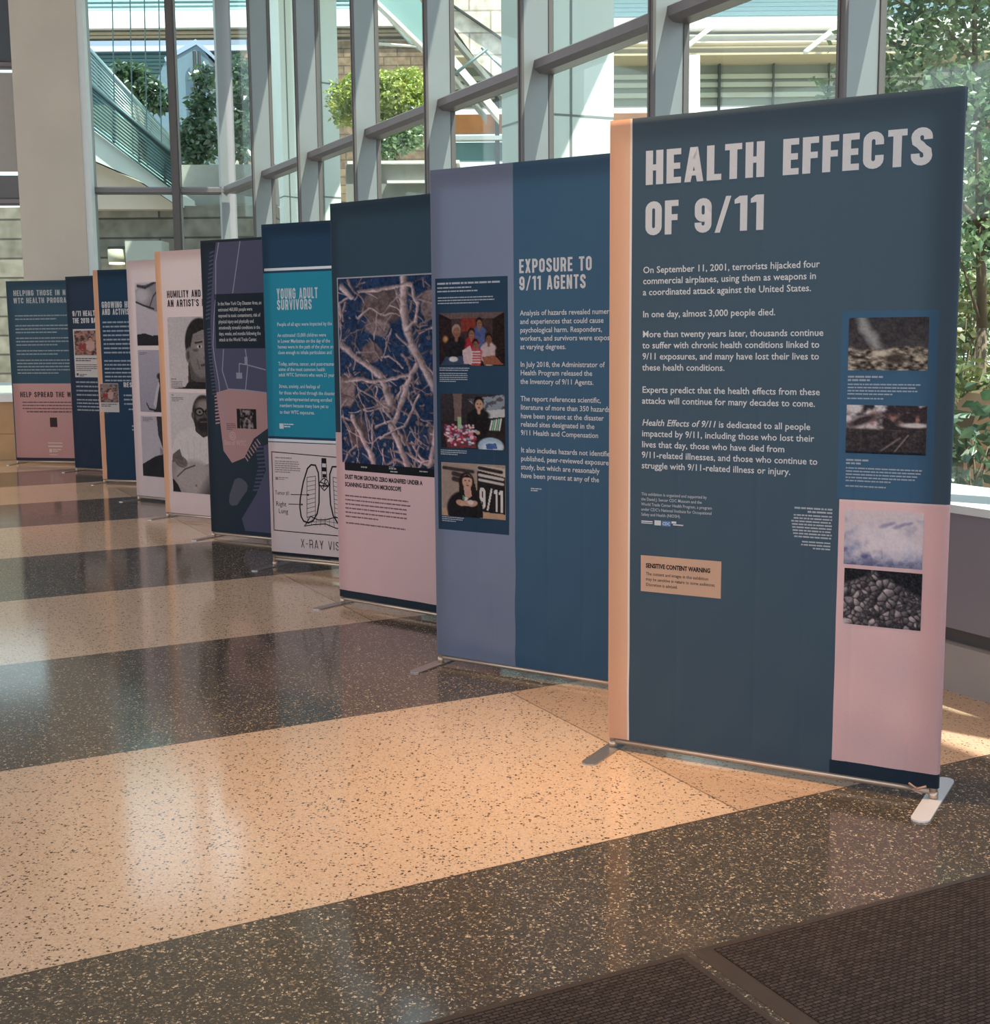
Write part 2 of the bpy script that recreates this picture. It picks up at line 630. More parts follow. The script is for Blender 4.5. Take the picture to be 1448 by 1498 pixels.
def glyph(ch, t=TT, w=0.5):
    """polygons of one capital in a box w wide and 1 high; returns (polys, width)"""
    R = lambda x0, y0, x1, y1: [(x0, y0), (x1, y0), (x1, y1), (x0, y1)]
    th = t * 0.86
    x0, x1 = t / 2, w - t / 2
    r = (x1 - x0) / 2
    c = w / 2
    yt, yb = 1 - t / 2, t / 2
    SQ = stroke_quads
    loop = _arc(c, yt - r, r, r, 0, 180) + _arc(c, yb + r, r, r, 180, 360)
    if ch == ' ':
        return [], 0.30
    if ch in 'O0':
        return SQ(loop, t, True), w
    if ch == 'Q':
        return SQ(loop, t, True) + SQ([(c, .25), (w, -.05)], t * .8), w
    if ch == 'H':
        return [R(0, 0, t, 1), R(w - t, 0, w, 1), R(t, .5 - th / 2, w - t, .5 + th / 2)], w
    if ch in 'EF':
        w2 = w * 0.82
        q = [R(0, 0, t, 1), R(t, 1 - th, w2, 1), R(t, .5 - th / 2, w2 * .94, .5 + th / 2)]
        if ch == 'E':
            q.append(R(t, 0, w2, th))
        return q, w2
    if ch == 'L':
        return [R(0, 0, t, 1), R(t, 0, w * .8, th)], w * .8
    if ch == 'T':
        return [R(c - t / 2 - .02, 0, c + t / 2 - .02, 1 - th), R(0, 1 - th, w * .92, 1)], w * .92
    if ch == 'I':
        return [R(0, 0, t, 1)], t
    if ch == 'A':
        w2 = w * 1.06
        a = t * 1.05
        return [[(0, 0), (t * .86, 0), (w2 / 2 + a / 2, 1), (w2 / 2 - a / 2, 1)], [(w2 - t * .86, 0), (w2, 0), (w2 / 2 + a / 2, 1), (w2 / 2 - a / 2, 1)], R(t * .8, .18, w2 - t * .8, .18 + th * .8)], w2
    if ch == 'V':
        p, w2 = glyph('A', t, w)
        return [[(x, 1 - y) for x, y in q][::-1] for q in p[:2]], w2
    if ch == 'W':
        p, w2 = glyph('V', t * .9, w * .8)
        return p + [[(x + w2 * .78, y) for x, y in q] for q in p], w2 * 1.78
    if ch == 'M':
        w2 = w * 1.3
        return [R(0, 0, t, 1), R(w2 - t, 0, w2, 1), [(t * .2, 1), (w2 / 2 - t * .3, .12), (w2 / 2 + t * .3, .12), (t * 1.1, 1)], [(w2 - t * 1.1, 1), (w2 / 2 - t * .3, .12), (w2 / 2 + t * .3, .12), (w2 - t * .2, 1)]], w2
    if ch == 'N':
        return [R(0, 0, t, 1), R(w - t, 0, w, 1), [(t * .3, 1), (w - t, 0), (w - t * .3, 0), (t, 1)]], w
    if ch == 'X':
        return [[(0, 0), (t, 0), (w, 1), (w - t, 1)], [(w - t, 0), (w, 0), (t, 1), (0, 1)]], w
    if ch == 'Y':
        return [R(c - t / 2, 0, c + t / 2, .45), [(0, 1), (c - t / 2, .38), (c + t / 2, .42), (t, 1)], [(w - t, 1), (c - t / 2, .42), (c + t / 2, .38), (w, 1)]], w
    if ch == 'K':
        return [R(0, 0, t, 1), [(t, .35), (t, .55), (w - t, 1), (w, 1)], [(t * 1.2, .5), (w - t, 0), (w, 0), (t * 1.6, .68)]], w
    if ch == 'U':
        return SQ([(x0, 1)] + _arc(c, yb + r, r, r, 180, 360) + [(x1, 1)], t), w
    if ch == 'J':
        return SQ([(x1, 1)] + _arc(c, yb + r, r, r, 0, -180) + [(x0, .34)], t), w
    if ch == 'C':
        return SQ([(x1, .64)] + _arc(c, yt - r, r, r, 0, 180) + _arc(c, yb + r, r, r, 180, 360) + [(x1, .36)], t), w
    if ch == 'G':
        return SQ([(x1, .68)] + _arc(c, yt - r, r, r, 0, 180) + _arc(c, yb + r, r, r, 180, 360) + [(x1, .5)], t) + [R(c, .42, w, .42 + th)], w
    if ch == 'S':
        mid = [(x0 + .02, .62), (c - .03, .54), (c + .03, .46), (x1 - .02, .38)]
        return SQ([(x1, .68)] + _arc(c, yt - r, r, r, 0, 180) + mid + _arc(c, yb + r, r, r, 0, -180) + [(x0, .32)], t), w
    if ch == 'D':
        rr = r * .9
        return [R(0, 0, t, 1)] + SQ([(t, yt)] + _arc(x1 - rr, yt - rr, rr, rr, 90, 0) + _arc(x1 - rr, yb + rr, rr, rr, 0, -90) + [(t, yb)], t), w
    if ch in 'PRB':
        rr = .22 - t / 4
        rr = min(rr, r)
        lo = .44
        q = [R(0, 0, t, 1)] + SQ([(t, yt)] + _arc(x1 - rr, yt - rr, rr, rr, 90, 0) + _arc(x1 - rr, lo + rr, rr, rr, 0, -90) + [(t, lo)], t)
        if ch == 'R':
            q.append([(w - t * 1.05, 0), (w, 0), (w - t * .25, .46), (w - t * 1.35, .46)])
        if ch == 'B':
            q += SQ([(t, lo)] + _arc(x1 - rr, lo - rr, rr, rr, 90, 0) + _arc(x1 - rr, yb + rr, rr, rr, 0, -90) + [(t, yb)], t)
        return q, w
    if ch == '9':
        q = SQ(_arc(c, yt - r, r, r, 0, 180) + _arc(c, .42 + r, r, r, 180, 360), t, True)
        return q + SQ([(x1, .7)] + _arc(c, yb + r, r, r, 0, -180) + [(x0, .30)], t), w
    if ch == '6':
        p, w2 = glyph('9', t, w)
        return [[(w2 - x, 1 - y) for x, y in q] for q in p], w2
    if ch == '1':
        return [R(t * .8, 0, t * 1.8, 1), [(0, .78), (t * .9, .80), (t * .9, 1), (t * .7, 1), (0, .9)]], t * 1.8
    if ch == '2':
        return SQ([(x0, .66)] + _arc(c, yt - r, r, r, 180, 0) + [(x1, .66), (x0 + .03, .12)], t) + [R(0, 0, w, th)], w
    if ch == '/':
        return [[(0, -.02), (t * .75, -.02), (w * .95, 1.02), (w * .95 - t * .75, 1.02)]], w * .95
    if ch == '-':
        return [R(0, .42, w * .6, .42 + th)], w * .6
    if ch == "'":
        return [R(0, .68, t * .8, 1)], t * .8
    return [R(0, 0, w, 1)], w


def caps(text, s, z, h, width=None, gap=0.085, t=TT, w=0.5):
    """polygons (in banner s,z metres) for a line of condensed capitals, baseline z, cap height h"""
    out, x = [], 0.0
    for ch in text:
        p, gw = glyph(ch, t, w)
        out += [[(px + x, py) for px, py in q] for q in p]
        x += gw + gap
    x -= gap
    k = (width / x) if width else h
    return [[(s + px * k, z + py * h) for px, py in q] for q in out]


_tc = {}


def text_mesh(body, bold=0.0, shear=0.0):
    key = (body, bold, shear)
    if key not in _tc:
        cu = bpy.data.curves.new('t', 'FONT')
        cu.body = body
        cu.size = 1
        cu.resolution_u = 2
        cu.offset = bold
        cu.shear = shear
        cu.fill_mode = 'FRONT'
        ob = bpy.data.objects.new('t', cu)
        me = bpy.data.meshes.new_from_object(ob)
        V = [(v.co.x, v.co.y) for v in me.vertices]
        Fc = [tuple(p.vertices) for p in me.polygons]
        bpy.data.meshes.remove(me)
        bpy.data.objects.remove(ob)
        bpy.data.curves.remove(cu)
        _tc[key] = (V, Fc, max([v[0] for v in V] or [0]))
    return _tc[key]


# ------------------------------------------------------------------ banner stands
BW, BH, ZB = 1.20, 2.29, 0.045
M_FRAME = pmat('champagne_aluminium', (196, 172, 154), 0.3, 0.6)
M_FOOT = pmat('steel_foot', (176, 172, 170), 0.25, 0.75)
M_FOOTW = pmat('white_steel_foot', (226, 222, 222), 0.35, 0.2)
M_CORD = pmat('drawcord', (170, 136, 118), 0.8)


def pieces(V, Fc):
    """group faces into the prints that lie apart from each other"""
    par = list(range(len(V)))

    def find(i):
        while par[i] != i:
            par[i] = par[par[i]]
            i = par[i]
        return i
    for f in Fc:
        r = find(f[0])
        for i in f[1:]:
            par[find(i)] = r
    isl = {}
    for k, f in enumerate(Fc):
        isl.setdefault(find(f[0]), []).append(k)
    keys = list(isl)
    A = np.array(V)
    lo = np.array([np.min([A[list(Fc[k])].min(0) for k in isl[q]], axis=0) for q in keys])
    hi = np.array([np.max([A[list(Fc[k])].max(0) for k in isl[q]], axis=0) for q in keys])
    size = (hi - lo).max(1)
    done, out = np.zeros(len(keys), bool), []
    for st_ in range(len(keys)):
        if done[st_]:
            continue
        grp, front = [], [st_]
        done[st_] = True
        while front:
            i = front.pop()
            grp.append(i)
            gap = np.maximum(0, np.maximum(lo - hi[i], lo[i] - hi))
            near = (np.sqrt((gap ** 2).sum(1)) <= np.maximum(.018, .46 * np.maximum(size, size[i]))) & ~done
            for j in np.nonzero(near)[0]:
                done[j] = True
                front.append(int(j))
        out.append([Fc[k] for i in grp for k in isl[keys[i]]])
    return out


class Banner:
    def __init__(self, idx, x, y, ang, label, base, zb=ZB, creases=(), wr=1.0, step=0.03):
        self.idx, self.zb, self.creases, self.wr, self.step = idx, zb, creases, wr, step
        self.root = thing('banner_stand', label, 'banner', (x, y, 0), math.radians(ang), 'fabric banner stands in the row by the window')
        self.regions = []
        self.base = base
        self.layer = 0
        self.ph = idx * 1.7

    def disp(self, s, z):
        """front surface: how far the cloth lies from the plane (positive = back)"""
        d = 0.0
        for c, a in self.creases:
            q = (s - c) / 0.009
            if abs(q) < 4:
                d += a * math.exp(-q * q) * (0.35 + 0.65 * max(0, min(1, (1.7 - z) / 0.9)))
        e = math.exp(-max(0, z - self.zb) / 0.34)
        d -= self.wr * 0.016 * e * (0.5 + 0.5 * math.sin(7 * s + 22 * z + self.ph)) * (0.5 + 0.5 * math.sin(3.3 * s + self.ph * 2))
        d -= self.wr * 0.005 * math.exp(-max(0, z - self.zb) / 0.5) * (0.5 + 0.5 * math.sin(31 * s - 13 * z + self.ph))
        d += self.wr * 0.0012 * math.sin(4.1 * s + 2.3 * z + self.ph)
        d = min(d, 0.003)
        edge = min(1.0, min(s, BW - s) / 0.10, (BH - z) / 0.08, 0.25 + (z - self.zb) / 0.10)
        d *= max(0.0, edge)
        m = min(s, BW - s)
        if m < 0.016:
            d += 0.016 - math.sqrt(max(0, 0.016 ** 2 - (0.016 - max(0, m)) ** 2))
        return d

    def P(self, s, z, layer=0):
        if not layer:
            return (s, -0.0185 + self.disp(s, z), z)
        xs, zs, G = self.gx, self.gz, self.grid
        i = min(max(int(np.searchsorted(xs, s)) - 1, 0), len(xs) - 2)
        j = min(max(int(np.searchsorted(zs, z)) - 1, 0), len(zs) - 2)
        u = (s - xs[i]) / (xs[i + 1] - xs[i])
        v = (z - zs[j]) / (zs[j + 1] - zs[j])
        d = (G[j, i] * (1 - u) + G[j, i + 1] * u) * (1 - v) + (G[j + 1, i] * (1 - u) + G[j + 1, i + 1] * u) * v
        return (s, -0.0185 - 0.00055 * layer + float(d), z)

    def region(self, s0, z0, s1, z1, rgb):
        self.regions.append((s0, z0, s1, z1, fabric(rgb)))
        return self

    def cloth(self):
        B = self
        base = fabric(B.base)
        mats = [base]
        xs = {0, 0.002, 0.006, 0.011, 0.016, BW - 0.016, BW - 0.011, BW - 0.006, BW - 0.002, BW}
        n = int(BW / B.step)
        xs |= {round(BW * i / n, 4) for i in range(n + 1)}
        for c, a in B.creases:
            xs |= {round(c + d, 4) for d in (-.018, -.012, -.007, -.003, 0, .003, .007, .012, .018)}
        n = int((BH - B.zb) / B.step)
        zs = {round(B.zb + (BH - B.zb) * i / n, 4) for i in range(n + 1)}
        for (s0, z0, s1, z1, m) in B.regions:
            xs |= {max(0, s0), min(BW, s1)}
            zs |= {max(B.zb, z0), min(BH, z1)}
            if m not in mats:
                mats.append(m)

        def clean(v):
            o = []
            for q in sorted(v):
                if not o or q - o[-1] > 1e-5:
                    o.append(q)
            return o
        xs, zs = clean(xs), clean(zs)
        V, Fc, fm = [], [], []
        nx, nz = len(xs), len(zs)
        for z in zs:
            for s in xs:
                V.append(B.P(s, z))
        B.gx, B.gz = np.array(xs), np.array(zs)
        B.grid = np.array([v[1] + 0.0185 for v in V]).reshape(nz, nx)
        for j in range(nz - 1):
            for i in range(nx - 1):
                Fc.append((j * nx + i, j * nx + i + 1, (j + 1) * nx + i + 1, (j + 1) * nx + i))
                cs, cz = (xs[i] + xs[i + 1]) / 2, (zs[j] + zs[j + 1]) / 2
                mi = 0
                for (s0, z0, s1, z1, m) in B.regions:
                    if s0 <= cs <= s1 and z0 <= cz <= z1:
                        mi = mats.index(m)
                fm.append(mi)
        # the cloth wraps round the side poles and the top tube and returns a hand's width behind
        def strip(cols, side):
            o = len(V)
            for z in zs:
                for s in cols:
                    V.append((s, 0.0 if s in (0.0, BW) else 0.0175, z))
            m = len(cols)
            for j in range(nz - 1):
                for i in range(m - 1):
                    a = o + j * m + i
                    Fc.append((a, a + m, a + m + 1, a + 1))
                    fm.append(fm[j * (nx - 1) + (0 if side == 0 else nx - 2)])
                if side == 0:
                    Fc.append((j * nx, (j + 1) * nx, o + (j + 1) * m, o + j * m))
                else:
                    Fc.append((j * nx + nx - 1, o + j * m + m - 1, o + (j + 1) * m + m - 1, (j + 1) * nx + nx - 1))
                fm.append(fm[j * (nx - 1) + (0 if side == 0 else nx - 2)])
        strip((0.0, 0.016, 0.075), 0)
        strip((BW - 0.075, BW - 0.016, BW), 1)
        o = len(V)
        V += [(0.0, 0.0175, BH), (BW, 0.0175, BH), (0.0, 0.0175, BH - 0.07), (BW, 0.0175, BH - 0.07)]
        Fc.append(tuple([(nz - 1) * nx + i for i in range(nx)] + [o + 1, o]))
        Fc.append((o, o + 1, o + 3, o + 2))
        fm += [0, 0]
        B.fab = raw('fabric_panel', V, Fc, mats, B.root, fm, True)
        return B

    def frame(self, white_right=False, bar_z=None):
        B = self
        bz = bar_z or 0.030
        for s in (0.018, BW - 0.018):
            bm = bmesh.new()
            tube(bm, (s, 0, 0.005), (s, 0, BH - 0.02), 0.0135, 14)
            link('upright_pole', bm, M_FRAME, B.root, True)
        bm = bmesh.new()
        tube(bm, (0.03, 0, bz), (BW - 0.03, 0, bz), 0.0115, 14)
        tube(bm, (0.03, -0.004, bz + 0.018), (BW - 0.03, -0.004, bz + 0.018), 0.0065, 10)
        link('bottom_bar', bm, M_FRAME, B.root, True)
        bm = bmesh.new()
        tube(bm, (0.03, 0, BH - 0.022), (BW - 0.03, 0, BH - 0.022), 0.0115, 12)
        link('top_bar', bm, M_FRAME, B.root, True)
        for s in (0.018, BW - 0.018):
            bm = bmesh.new()
            out = []
            hw, hl = 0.030, 0.232
            for a in range(0, 181, 30):
                out.append((s + hw * math.cos(math.radians(a)), hl - hw + hw * math.sin(math.radians(a))))
            for a in range(180, 361, 30):
                out.append((s + hw * math.cos(math.radians(a)), -hl + hw + hw * math.sin(math.radians(a))))
            prism(bm, [Vector((p[0], p[1], 0.0005)) for p in out], (0, 0, 0.0055))
            f = link('foot_plate', bm, M_FOOTW if (white_right and s > 0.5) else M_FOOT, B.root)
            bm = bmesh.new()
            tube(bm, (s, 0, 0.006), (s, 0, 0.03), 0.0155, 14)
            link('pole_socket', bm, M_FRAME, f, True)

    # --- prints on the cloth
    def ink(self, name, polys, rgb, layer=1, label=None, meshes=(), sub=None):
        V2, Fc = [], []
        for q in polys:
            if len(q) == 4:
                A = [np.array(p) for p in q]
                la, lb = np.linalg.norm(A[1] - A[0]), np.linalg.norm(A[2] - A[1])
                na, nb = max(1, int(max(la, np.linalg.norm(A[2] - A[3])) / .03)), max(1, int(max(lb, np.linalg.norm(A[3] - A[0])) / .03))
                o = len(V2)
                for j in range(nb + 1):
                    for i in range(na + 1):
                        u, v = i / na, j / nb
                        V2.append(tuple((A[0] * (1 - u) + A[1] * u) * (1 - v) + (A[3] * (1 - u) + A[2] * u) * v))
                for j in range(nb):
                    for i in range(na):
                        k = o + j * (na + 1) + i
                        Fc.append((k, k + 1, k + na + 2, k + na + 1))
                continue
            o = len(V2)
            V2 += list(q)
            Fc.append(tuple(range(o, o + len(q))))
        for (vv, ff) in meshes:
            o = len(V2)
            V2 += list(vv)
            Fc += [tuple(i + o for i in f) for f in ff]
        for fs in pieces(V2, Fc):
            used = sorted({i for f in fs for i in f})
            ix = {v: k for k, v in enumerate(used)}
            ob = raw(name, [self.P(*V2[i], layer) for i in used], [tuple(ix[i] for i in f) for f in fs], fabric(rgb), self.fab)
            if label:
                ob['label'] = label
        return ob

    def line(self, body, s, z, size, sx, bold=0.0, shear=0.0):
        V, Fc, w = text_mesh(body, bold, shear)
        return ([(s + x * size * sx, z + y * size) for x, y in V], Fc)

    def lines(self, name, rows, size, rgb, cal=None, sx=0.8, bold=0.0, layer=1, shear=0.0):
        if cal:
            sx = cal[1] / (text_mesh(cal[0], bold)[2] * size)
        return self.ink(name, [], rgb, layer, None, [self.line(t, s, z, size, sx, bold, shear) for (t, s, z) in rows])

    def photo(self, s0, z0, s1, z1, img, layer=1, name='printed_photo'):
        """a picture printed on the cloth: one colour per grid point"""
        h, w = img.shape[:2]
        V = [self.P(s0 + (s1 - s0) * i / (w - 1), z1 - (z1 - z0) * j / (h - 1), layer) for j in range(h) for i in range(w)]
        Fc = [(j * w + i, (j + 1) * w + i, (j + 1) * w + i + 1, j * w + i + 1) for j in range(h - 1) for i in range(w - 1)]
        ob = raw(name, V, Fc, fabric(key='photo'), self.fab)
        ca = ob.data.color_attributes.new('print', 'FLOAT_COLOR', 'POINT')
        c = np.clip(img.reshape(-1, 3), 0, 1)
        c = np.where(c <= 0.04045, c / 12.92, ((c + 0.055) / 1.055) ** 2.4)
        ca.data.foreach_set('color', np.concatenate([c, np.ones((len(c), 1))], 1).astype(np.float32).ravel())
        return ob


def rect(s0, z0, s1, z1, n=1):
    if n == 1:
        nx, nz = max(1, int((s1 - s0) / 0.02)), max(1, int((z1 - z0) / 0.02))
    else:
        nx = nz = n
    q = []
    for i in range(nx):
        for j in range(nz):
            a, b = s0 + (s1 - s0) * i / nx, s0 + (s1 - s0) * (i + 1) / nx
            c, d = z0 + (z1 - z0) * j / nz, z0 + (z1 - z0) * (j + 1) / nz
            q.append([(a, c), (b, c), (b, d), (a, d)])
    return q


def greek(s, z, w, n, pitch, h, seed=1, right=False, last=0.6):
    """lines of print too small to read: words as dashes"""
    rd = random.Random(seed)
    q = []
    for i in range(n):
        lw = w * (rd.uniform(.9, 1.0) if i < n - 1 else last)
        x = s + (w - lw if right else 0)
        end = x + lw
        while x < end - 0.004:
            l = min(rd.uniform(1.5, 7) * h * 0.75, end - x)
            q.append([(x, z - i * pitch), (x + l, z - i * pitch), (x + l, z - i * pitch + h), (x, z - i * pitch + h)])
            x += l + h * 0.5
    return q


# ------------------------------------------------------------------ a small painter for the printed pictures
class Pic:
    def __init__(self, w, h, c0, c1=None, warp=0.0):
        self.w, self.h = w, h
        self.y, self.x = np.mgrid[0:h, 0:w]
        self.x = self.x / (w - 1)
        self.y = self.y / (h - 1)
        self.asp = h / w
        if warp:
            n1, n2 = self.noise(9, 301, 3), self.noise(9, 302, 3)
            self.x, self.y = self.x + (n1 - .5) * warp, self.y + (n2 - .5) * warp / self.asp
        a = np.array(c0) / 255
        b = np.array(c1 if c1 is not None else c0) / 255
        self.a = a + (b - a) * self.y[..., None]

    def put(self, m, c):
        c = np.array(c, float)
        if c.ndim == 1:
            c = c / 255
        self.a = self.a * (1 - m[..., None]) + c * m[..., None]
        return self

    def ell(self, cx, cy, rx, ry, c, soft=0.08, rot=0, al=1.0):
        t = math.radians(rot)
        dx, dy = self.x - cx, (self.y - cy) * self.asp
        u = dx * math.cos(t) + dy * math.sin(t)
        v = -dx * math.sin(t) + dy * math.cos(t)
        d = np.sqrt((u / rx) ** 2 + (v / (ry * self.asp)) ** 2)
        return self.put(np.clip((1 - d) / soft + 0.5, 0, 1) * al, c)

    def poly(self, pts, c, al=1.0):
        inside = np.zeros(self.x.shape, bool)
        n = len(pts)
        for i in range(n):
            (x0, y0), (x1, y1) = pts[i], pts[(i + 1) % n]
            if y0 == y1:
                continue
            cond = ((y0 > self.y) != (y1 > self.y)) & (self.x < (x1 - x0) * (self.y - y0) / (y1 - y0) + x0)
            inside ^= cond
        return self.put(inside.astype(float) * al, c)

    def seg(self, pts, wd, c, soft=0.4, al=1.0, shade=0.0):
        for (x0, y0), (x1, y1) in zip(pts[:-1], pts[1:]):
            dx, dy = x1 - x0, (y1 - y0) * self.asp
            L = dx * dx + dy * dy + 1e-9
            px, py = self.x - x0, (self.y - y0) * self.asp
            t = np.clip((px * dx + py * dy) / L, 0, 1)
            ex, ey = px - t * dx, py - t * dy
            d = np.sqrt(ex ** 2 + ey ** 2)
            m = np.clip((wd / 2 - d) / (wd * soft) + 0.5, 0, 1) * al
            cc = np.array(c, float) / 255
            if shade:
                side = (ex * (-dy) + ey * dx) / math.sqrt(L) / wd * 2
                cc = np.clip(cc[None, None] * (1 + shade * side[..., None]), 0, 1)
                self.a = self.a * (1 - m[..., None]) + cc * m[..., None]
            else:
                self.put(m, c)
        return self

    def noise(self, sc, seed, octv=3, sy=1.0):
        r = np.random.default_rng(seed)
        out = np.zeros(self.x.shape)
        amp, tot = 1.0, 0.0
        for o in range(octv):
            n = int(sc * 2 ** o) + 2
            my = int(n * self.asp * sy) + 2
            g = r.random((my + 1, n + 1))
            fx, fy = np.clip(self.x, 0, .9999) * (n - 1), np.clip(self.y, 0, .9999) * (my - 1)
            ix, iy = fx.astype(int), fy.astype(int)
            ux, uy = fx - ix, fy - iy
            ux, uy = ux * ux * (3 - 2 * ux), uy * uy * (3 - 2 * uy)
            v = (g[iy, ix] * (1 - ux) + g[iy, ix + 1] * ux) * (1 - uy) + (g[iy + 1, ix] * (1 - ux) + g[iy + 1, ix + 1] * ux) * uy
            out += amp * v
            tot += amp
            amp *= 0.55
        return out / tot

    def grain(self, amt, sc=40, seed=3, octv=2):
        n = self.noise(sc, seed, octv) - 0.5
        self.a = np.clip(self.a + n[..., None] * amt, 0, 1)
        return self

    def done(self):
        return np.clip(self.a, 0, 1)


# ---- palette of the prints
NAVY = (70, 86, 100)
NAVY_D = (44, 56, 72)
NAVY2 = (64, 92, 118)
SLATE = (122, 128, 150)
PEACH = (228, 178, 148)
MAUVE = (222, 180, 180)
PINK = (222, 198, 198)
TEAL = (44, 134, 160)
WHITE = (226, 222, 226)
INKW = (232, 230, 232)
BLACK = (34, 36, 42)

# ================================================================== pictures
def pic_rubble_smoke(seed=1):
    p = Pic(90, 60, (74, 70, 74), (92, 86, 86))
    n = p.noise(10, seed, 4)
    p.put(np.clip((n - .45) * 3, 0, 1) * .5 * (p.y < .6), (44, 42, 48))
    p.put(np.clip((p.noise(16, seed + 8, 3) - .5) * 3, 0, 1) * .5 * (p.y < .55) * (p.x > .45), (60, 58, 62))
    p.seg([(.16, 0), (.20, .2), (.30, .38), (.36, .55)], .11, (168, 166, 164), .9)
    ridge = .55 + .10 * (p.noise(5, seed + 1, 3) - .5) * 2
    m = np.clip((p.y - ridge) * 16, 0, 1)
    g = p.noise(14, seed + 2, 4, 1.8)
    v = np.clip((g - .30) * 2.3, 0, 1)[..., None]
    p.put(m, np.array([62, 56, 52]) / 255 * (1 - v) + np.array([214, 196, 176]) / 255 * v)
    p.ell(.6, .78, .13, .09, (80, 72, 66), .9)
    p.ell(.42, .68, .1, .06, (222, 206, 186), .8)
    return p.grain(.12, 50, seed).done()


def pic_fire(seed=2):
    p = Pic(90, 66, (232, 222, 222), (214, 188, 184))
    n = p.noise(6, seed, 4)
    p.put(np.clip((n + p.x * .5 - .52) * 4, 0, 1) * (p.y < .5), (66, 58, 62))
    p.put(np.clip((p.noise(8, seed + 3, 3) - .5) * 4, 0, 1) * (p.x > .3) * (p.y > .12) * (p.y < .42) * .8, (206, 150, 136))
    p.ell(.2, .32, .22, .08, (72, 62, 66), .9, -25)
    p.ell(.85, .40, .18, .05, (228, 214, 208), .7)
    m = np.clip((p.y - .46 + .05 * (p.noise(9, seed + 5) - .5)) * 20, 0, 1)
    g = p.noise(20, seed + 6, 3)[..., None]
    p.put(m, np.array([44, 40, 44]) / 255 * (1 - g) + np.array([96, 86, 86]) / 255 * g)
    for x in np.linspace(.03, .97, 22):
        p.seg([(x, .5), (x, .92)], .012, (60, 54, 56), .8, .5)
    p.seg([(.45, .93), (.68, .66)], .025, (150, 132, 128), .6, .8)
    p.seg([(.6, .98), (.78, .6)], .015, (170, 150, 146), .6, .8)
    p.put(np.clip((p.y - .93) * 20, 0, 1), (34, 42, 54))
    return p.grain(.14, 45, seed).done()


def pic_cloud(seed=3):
    p = Pic(90, 68, (216, 206, 210), (206, 202, 214))
    n = p.noise(5, seed, 4)
    p.put(np.clip((n - .52) * 3.2, 0, 1) * .75 * (p.y > .12), (140, 152, 186))
    p.put(np.clip((p.noise(6, seed + 4, 4) - .48) * 4, 0, 1) * np.clip((p.y - .38) * 3, 0, 1) * (p.x < .5), (104, 104, 148))
    for cx, cy, r in ((.42, .62, .16), (.62, .52, .2), (.3, .42, .14), (.8, .62, .15), (.55, .35, .12)):
        p.ell(cx, cy, r, r * .9, (226, 220, 226), .9, 0, .75)
    for cx, cy, r in ((.52, .26, .07), (.6, .22, .05), (.68, .27, .06), (.76, .22, .05), (.83, .20, .04)):
        p.ell(cx, cy, r, r * .55, (136, 136, 170), .9, -20, .6)
    p.put(np.clip((p.y - .84) * 9, 0, 1) * .8, (126, 132, 158))
    p.put(np.clip((p.y - .8) * 5, 0, 1) * (p.noise(14, seed + 2) > .5) * .6, (88, 88, 130))
    return p.grain(.08, 40, seed).done()


def pic_boulders(seed=4):
    p = Pic(100, 82, (38, 40, 46), (52, 50, 54))
    rr = np.random.default_rng(seed)
    pts = rr.random((170, 2))
    dx = p.x[..., None] - pts[:, 0]
    dy = (p.y[..., None] - pts[:, 1]) * p.asp
    d = np.sqrt(dx ** 2 + dy ** 2)
    k = np.argsort(d, axis=2)
    d1 = np.take_along_axis(d, k[..., :1], 2)[..., 0]
    d2 = np.take_along_axis(d, k[..., 1:2], 2)[..., 0]
    idx = k[..., 0]
    tone = .25 + .6 * rr.random(170)
    lx = np.take_along_axis(dx, k[..., :1], 2)[..., 0] + np.take_along_axis(dy, k[..., :1], 2)[..., 0]
    v = np.clip(tone[idx] - lx * 5, .08, 1) * np.clip((d2 - d1) * 42, .25, 1)
    c = np.array([46, 44, 50]) / 255 + (np.array([202, 190, 190]) - np.array([46, 44, 50])) / 255 * v[..., None]
    edge = .62 * (p.x - .42) + .12 * (p.noise(7, seed, 3) - .5)
    m = np.clip((p.y - np.where(p.x < .35, .25 - .6 * p.x, edge + .02)) * 14, 0, 1)
    p.put(m, c)
    p.put(np.clip((p.y - .75) * 3, 0, 1) * (p.noise(9, seed + 3, 3) > .52) * .55, (40, 38, 42))
    return p.grain(.2, 60, seed).done()


def person(p, cx, cy, sc, skin, shirt, hair, arms=True):
    """a seated or standing figure in a printed snapshot"""
    p.ell(cx, cy + .30 * sc / p.asp, .15 * sc, .26 * sc / p.asp, shirt, .25)
    p.ell(cx, cy + .17 * sc / p.asp, .17 * sc, .09 * sc / p.asp, shirt, .3)
    if arms:
        p.seg([(cx - .15 * sc, cy + .18 * sc / p.asp), (cx - .17 * sc, cy + .38 * sc / p.asp), (cx - .03 * sc, cy + .44 * sc / p.asp)], .07 * sc, shirt, .3)
        p.ell(cx - .02 * sc, cy + .44 * sc / p.asp, .035 * sc, .03 * sc / p.asp, skin, .4)
    p.seg([(cx, cy), (cx, cy + .13 * sc / p.asp)], .055 * sc, skin, .3)
    p.ell(cx, cy - .025 * sc / p.asp, .08 * sc, .095 * sc / p.asp, hair, .2)
    p.ell(cx + .005 * sc, cy + .015 * sc / p.asp, .066 * sc, .085 * sc / p.asp, skin, .25)
    p.ell(cx - .022 * sc, cy + .0 * sc, .012 * sc, .008 * sc / p.asp, hair, .5)
    p.ell(cx + .03 * sc, cy + .0 * sc, .012 * sc, .008 * sc / p.asp, hair, .5)
    p.ell(cx + .004 * sc, cy + .055 * sc / p.asp, .02 * sc, .008 * sc / p.asp, (120, 50, 50), .6)


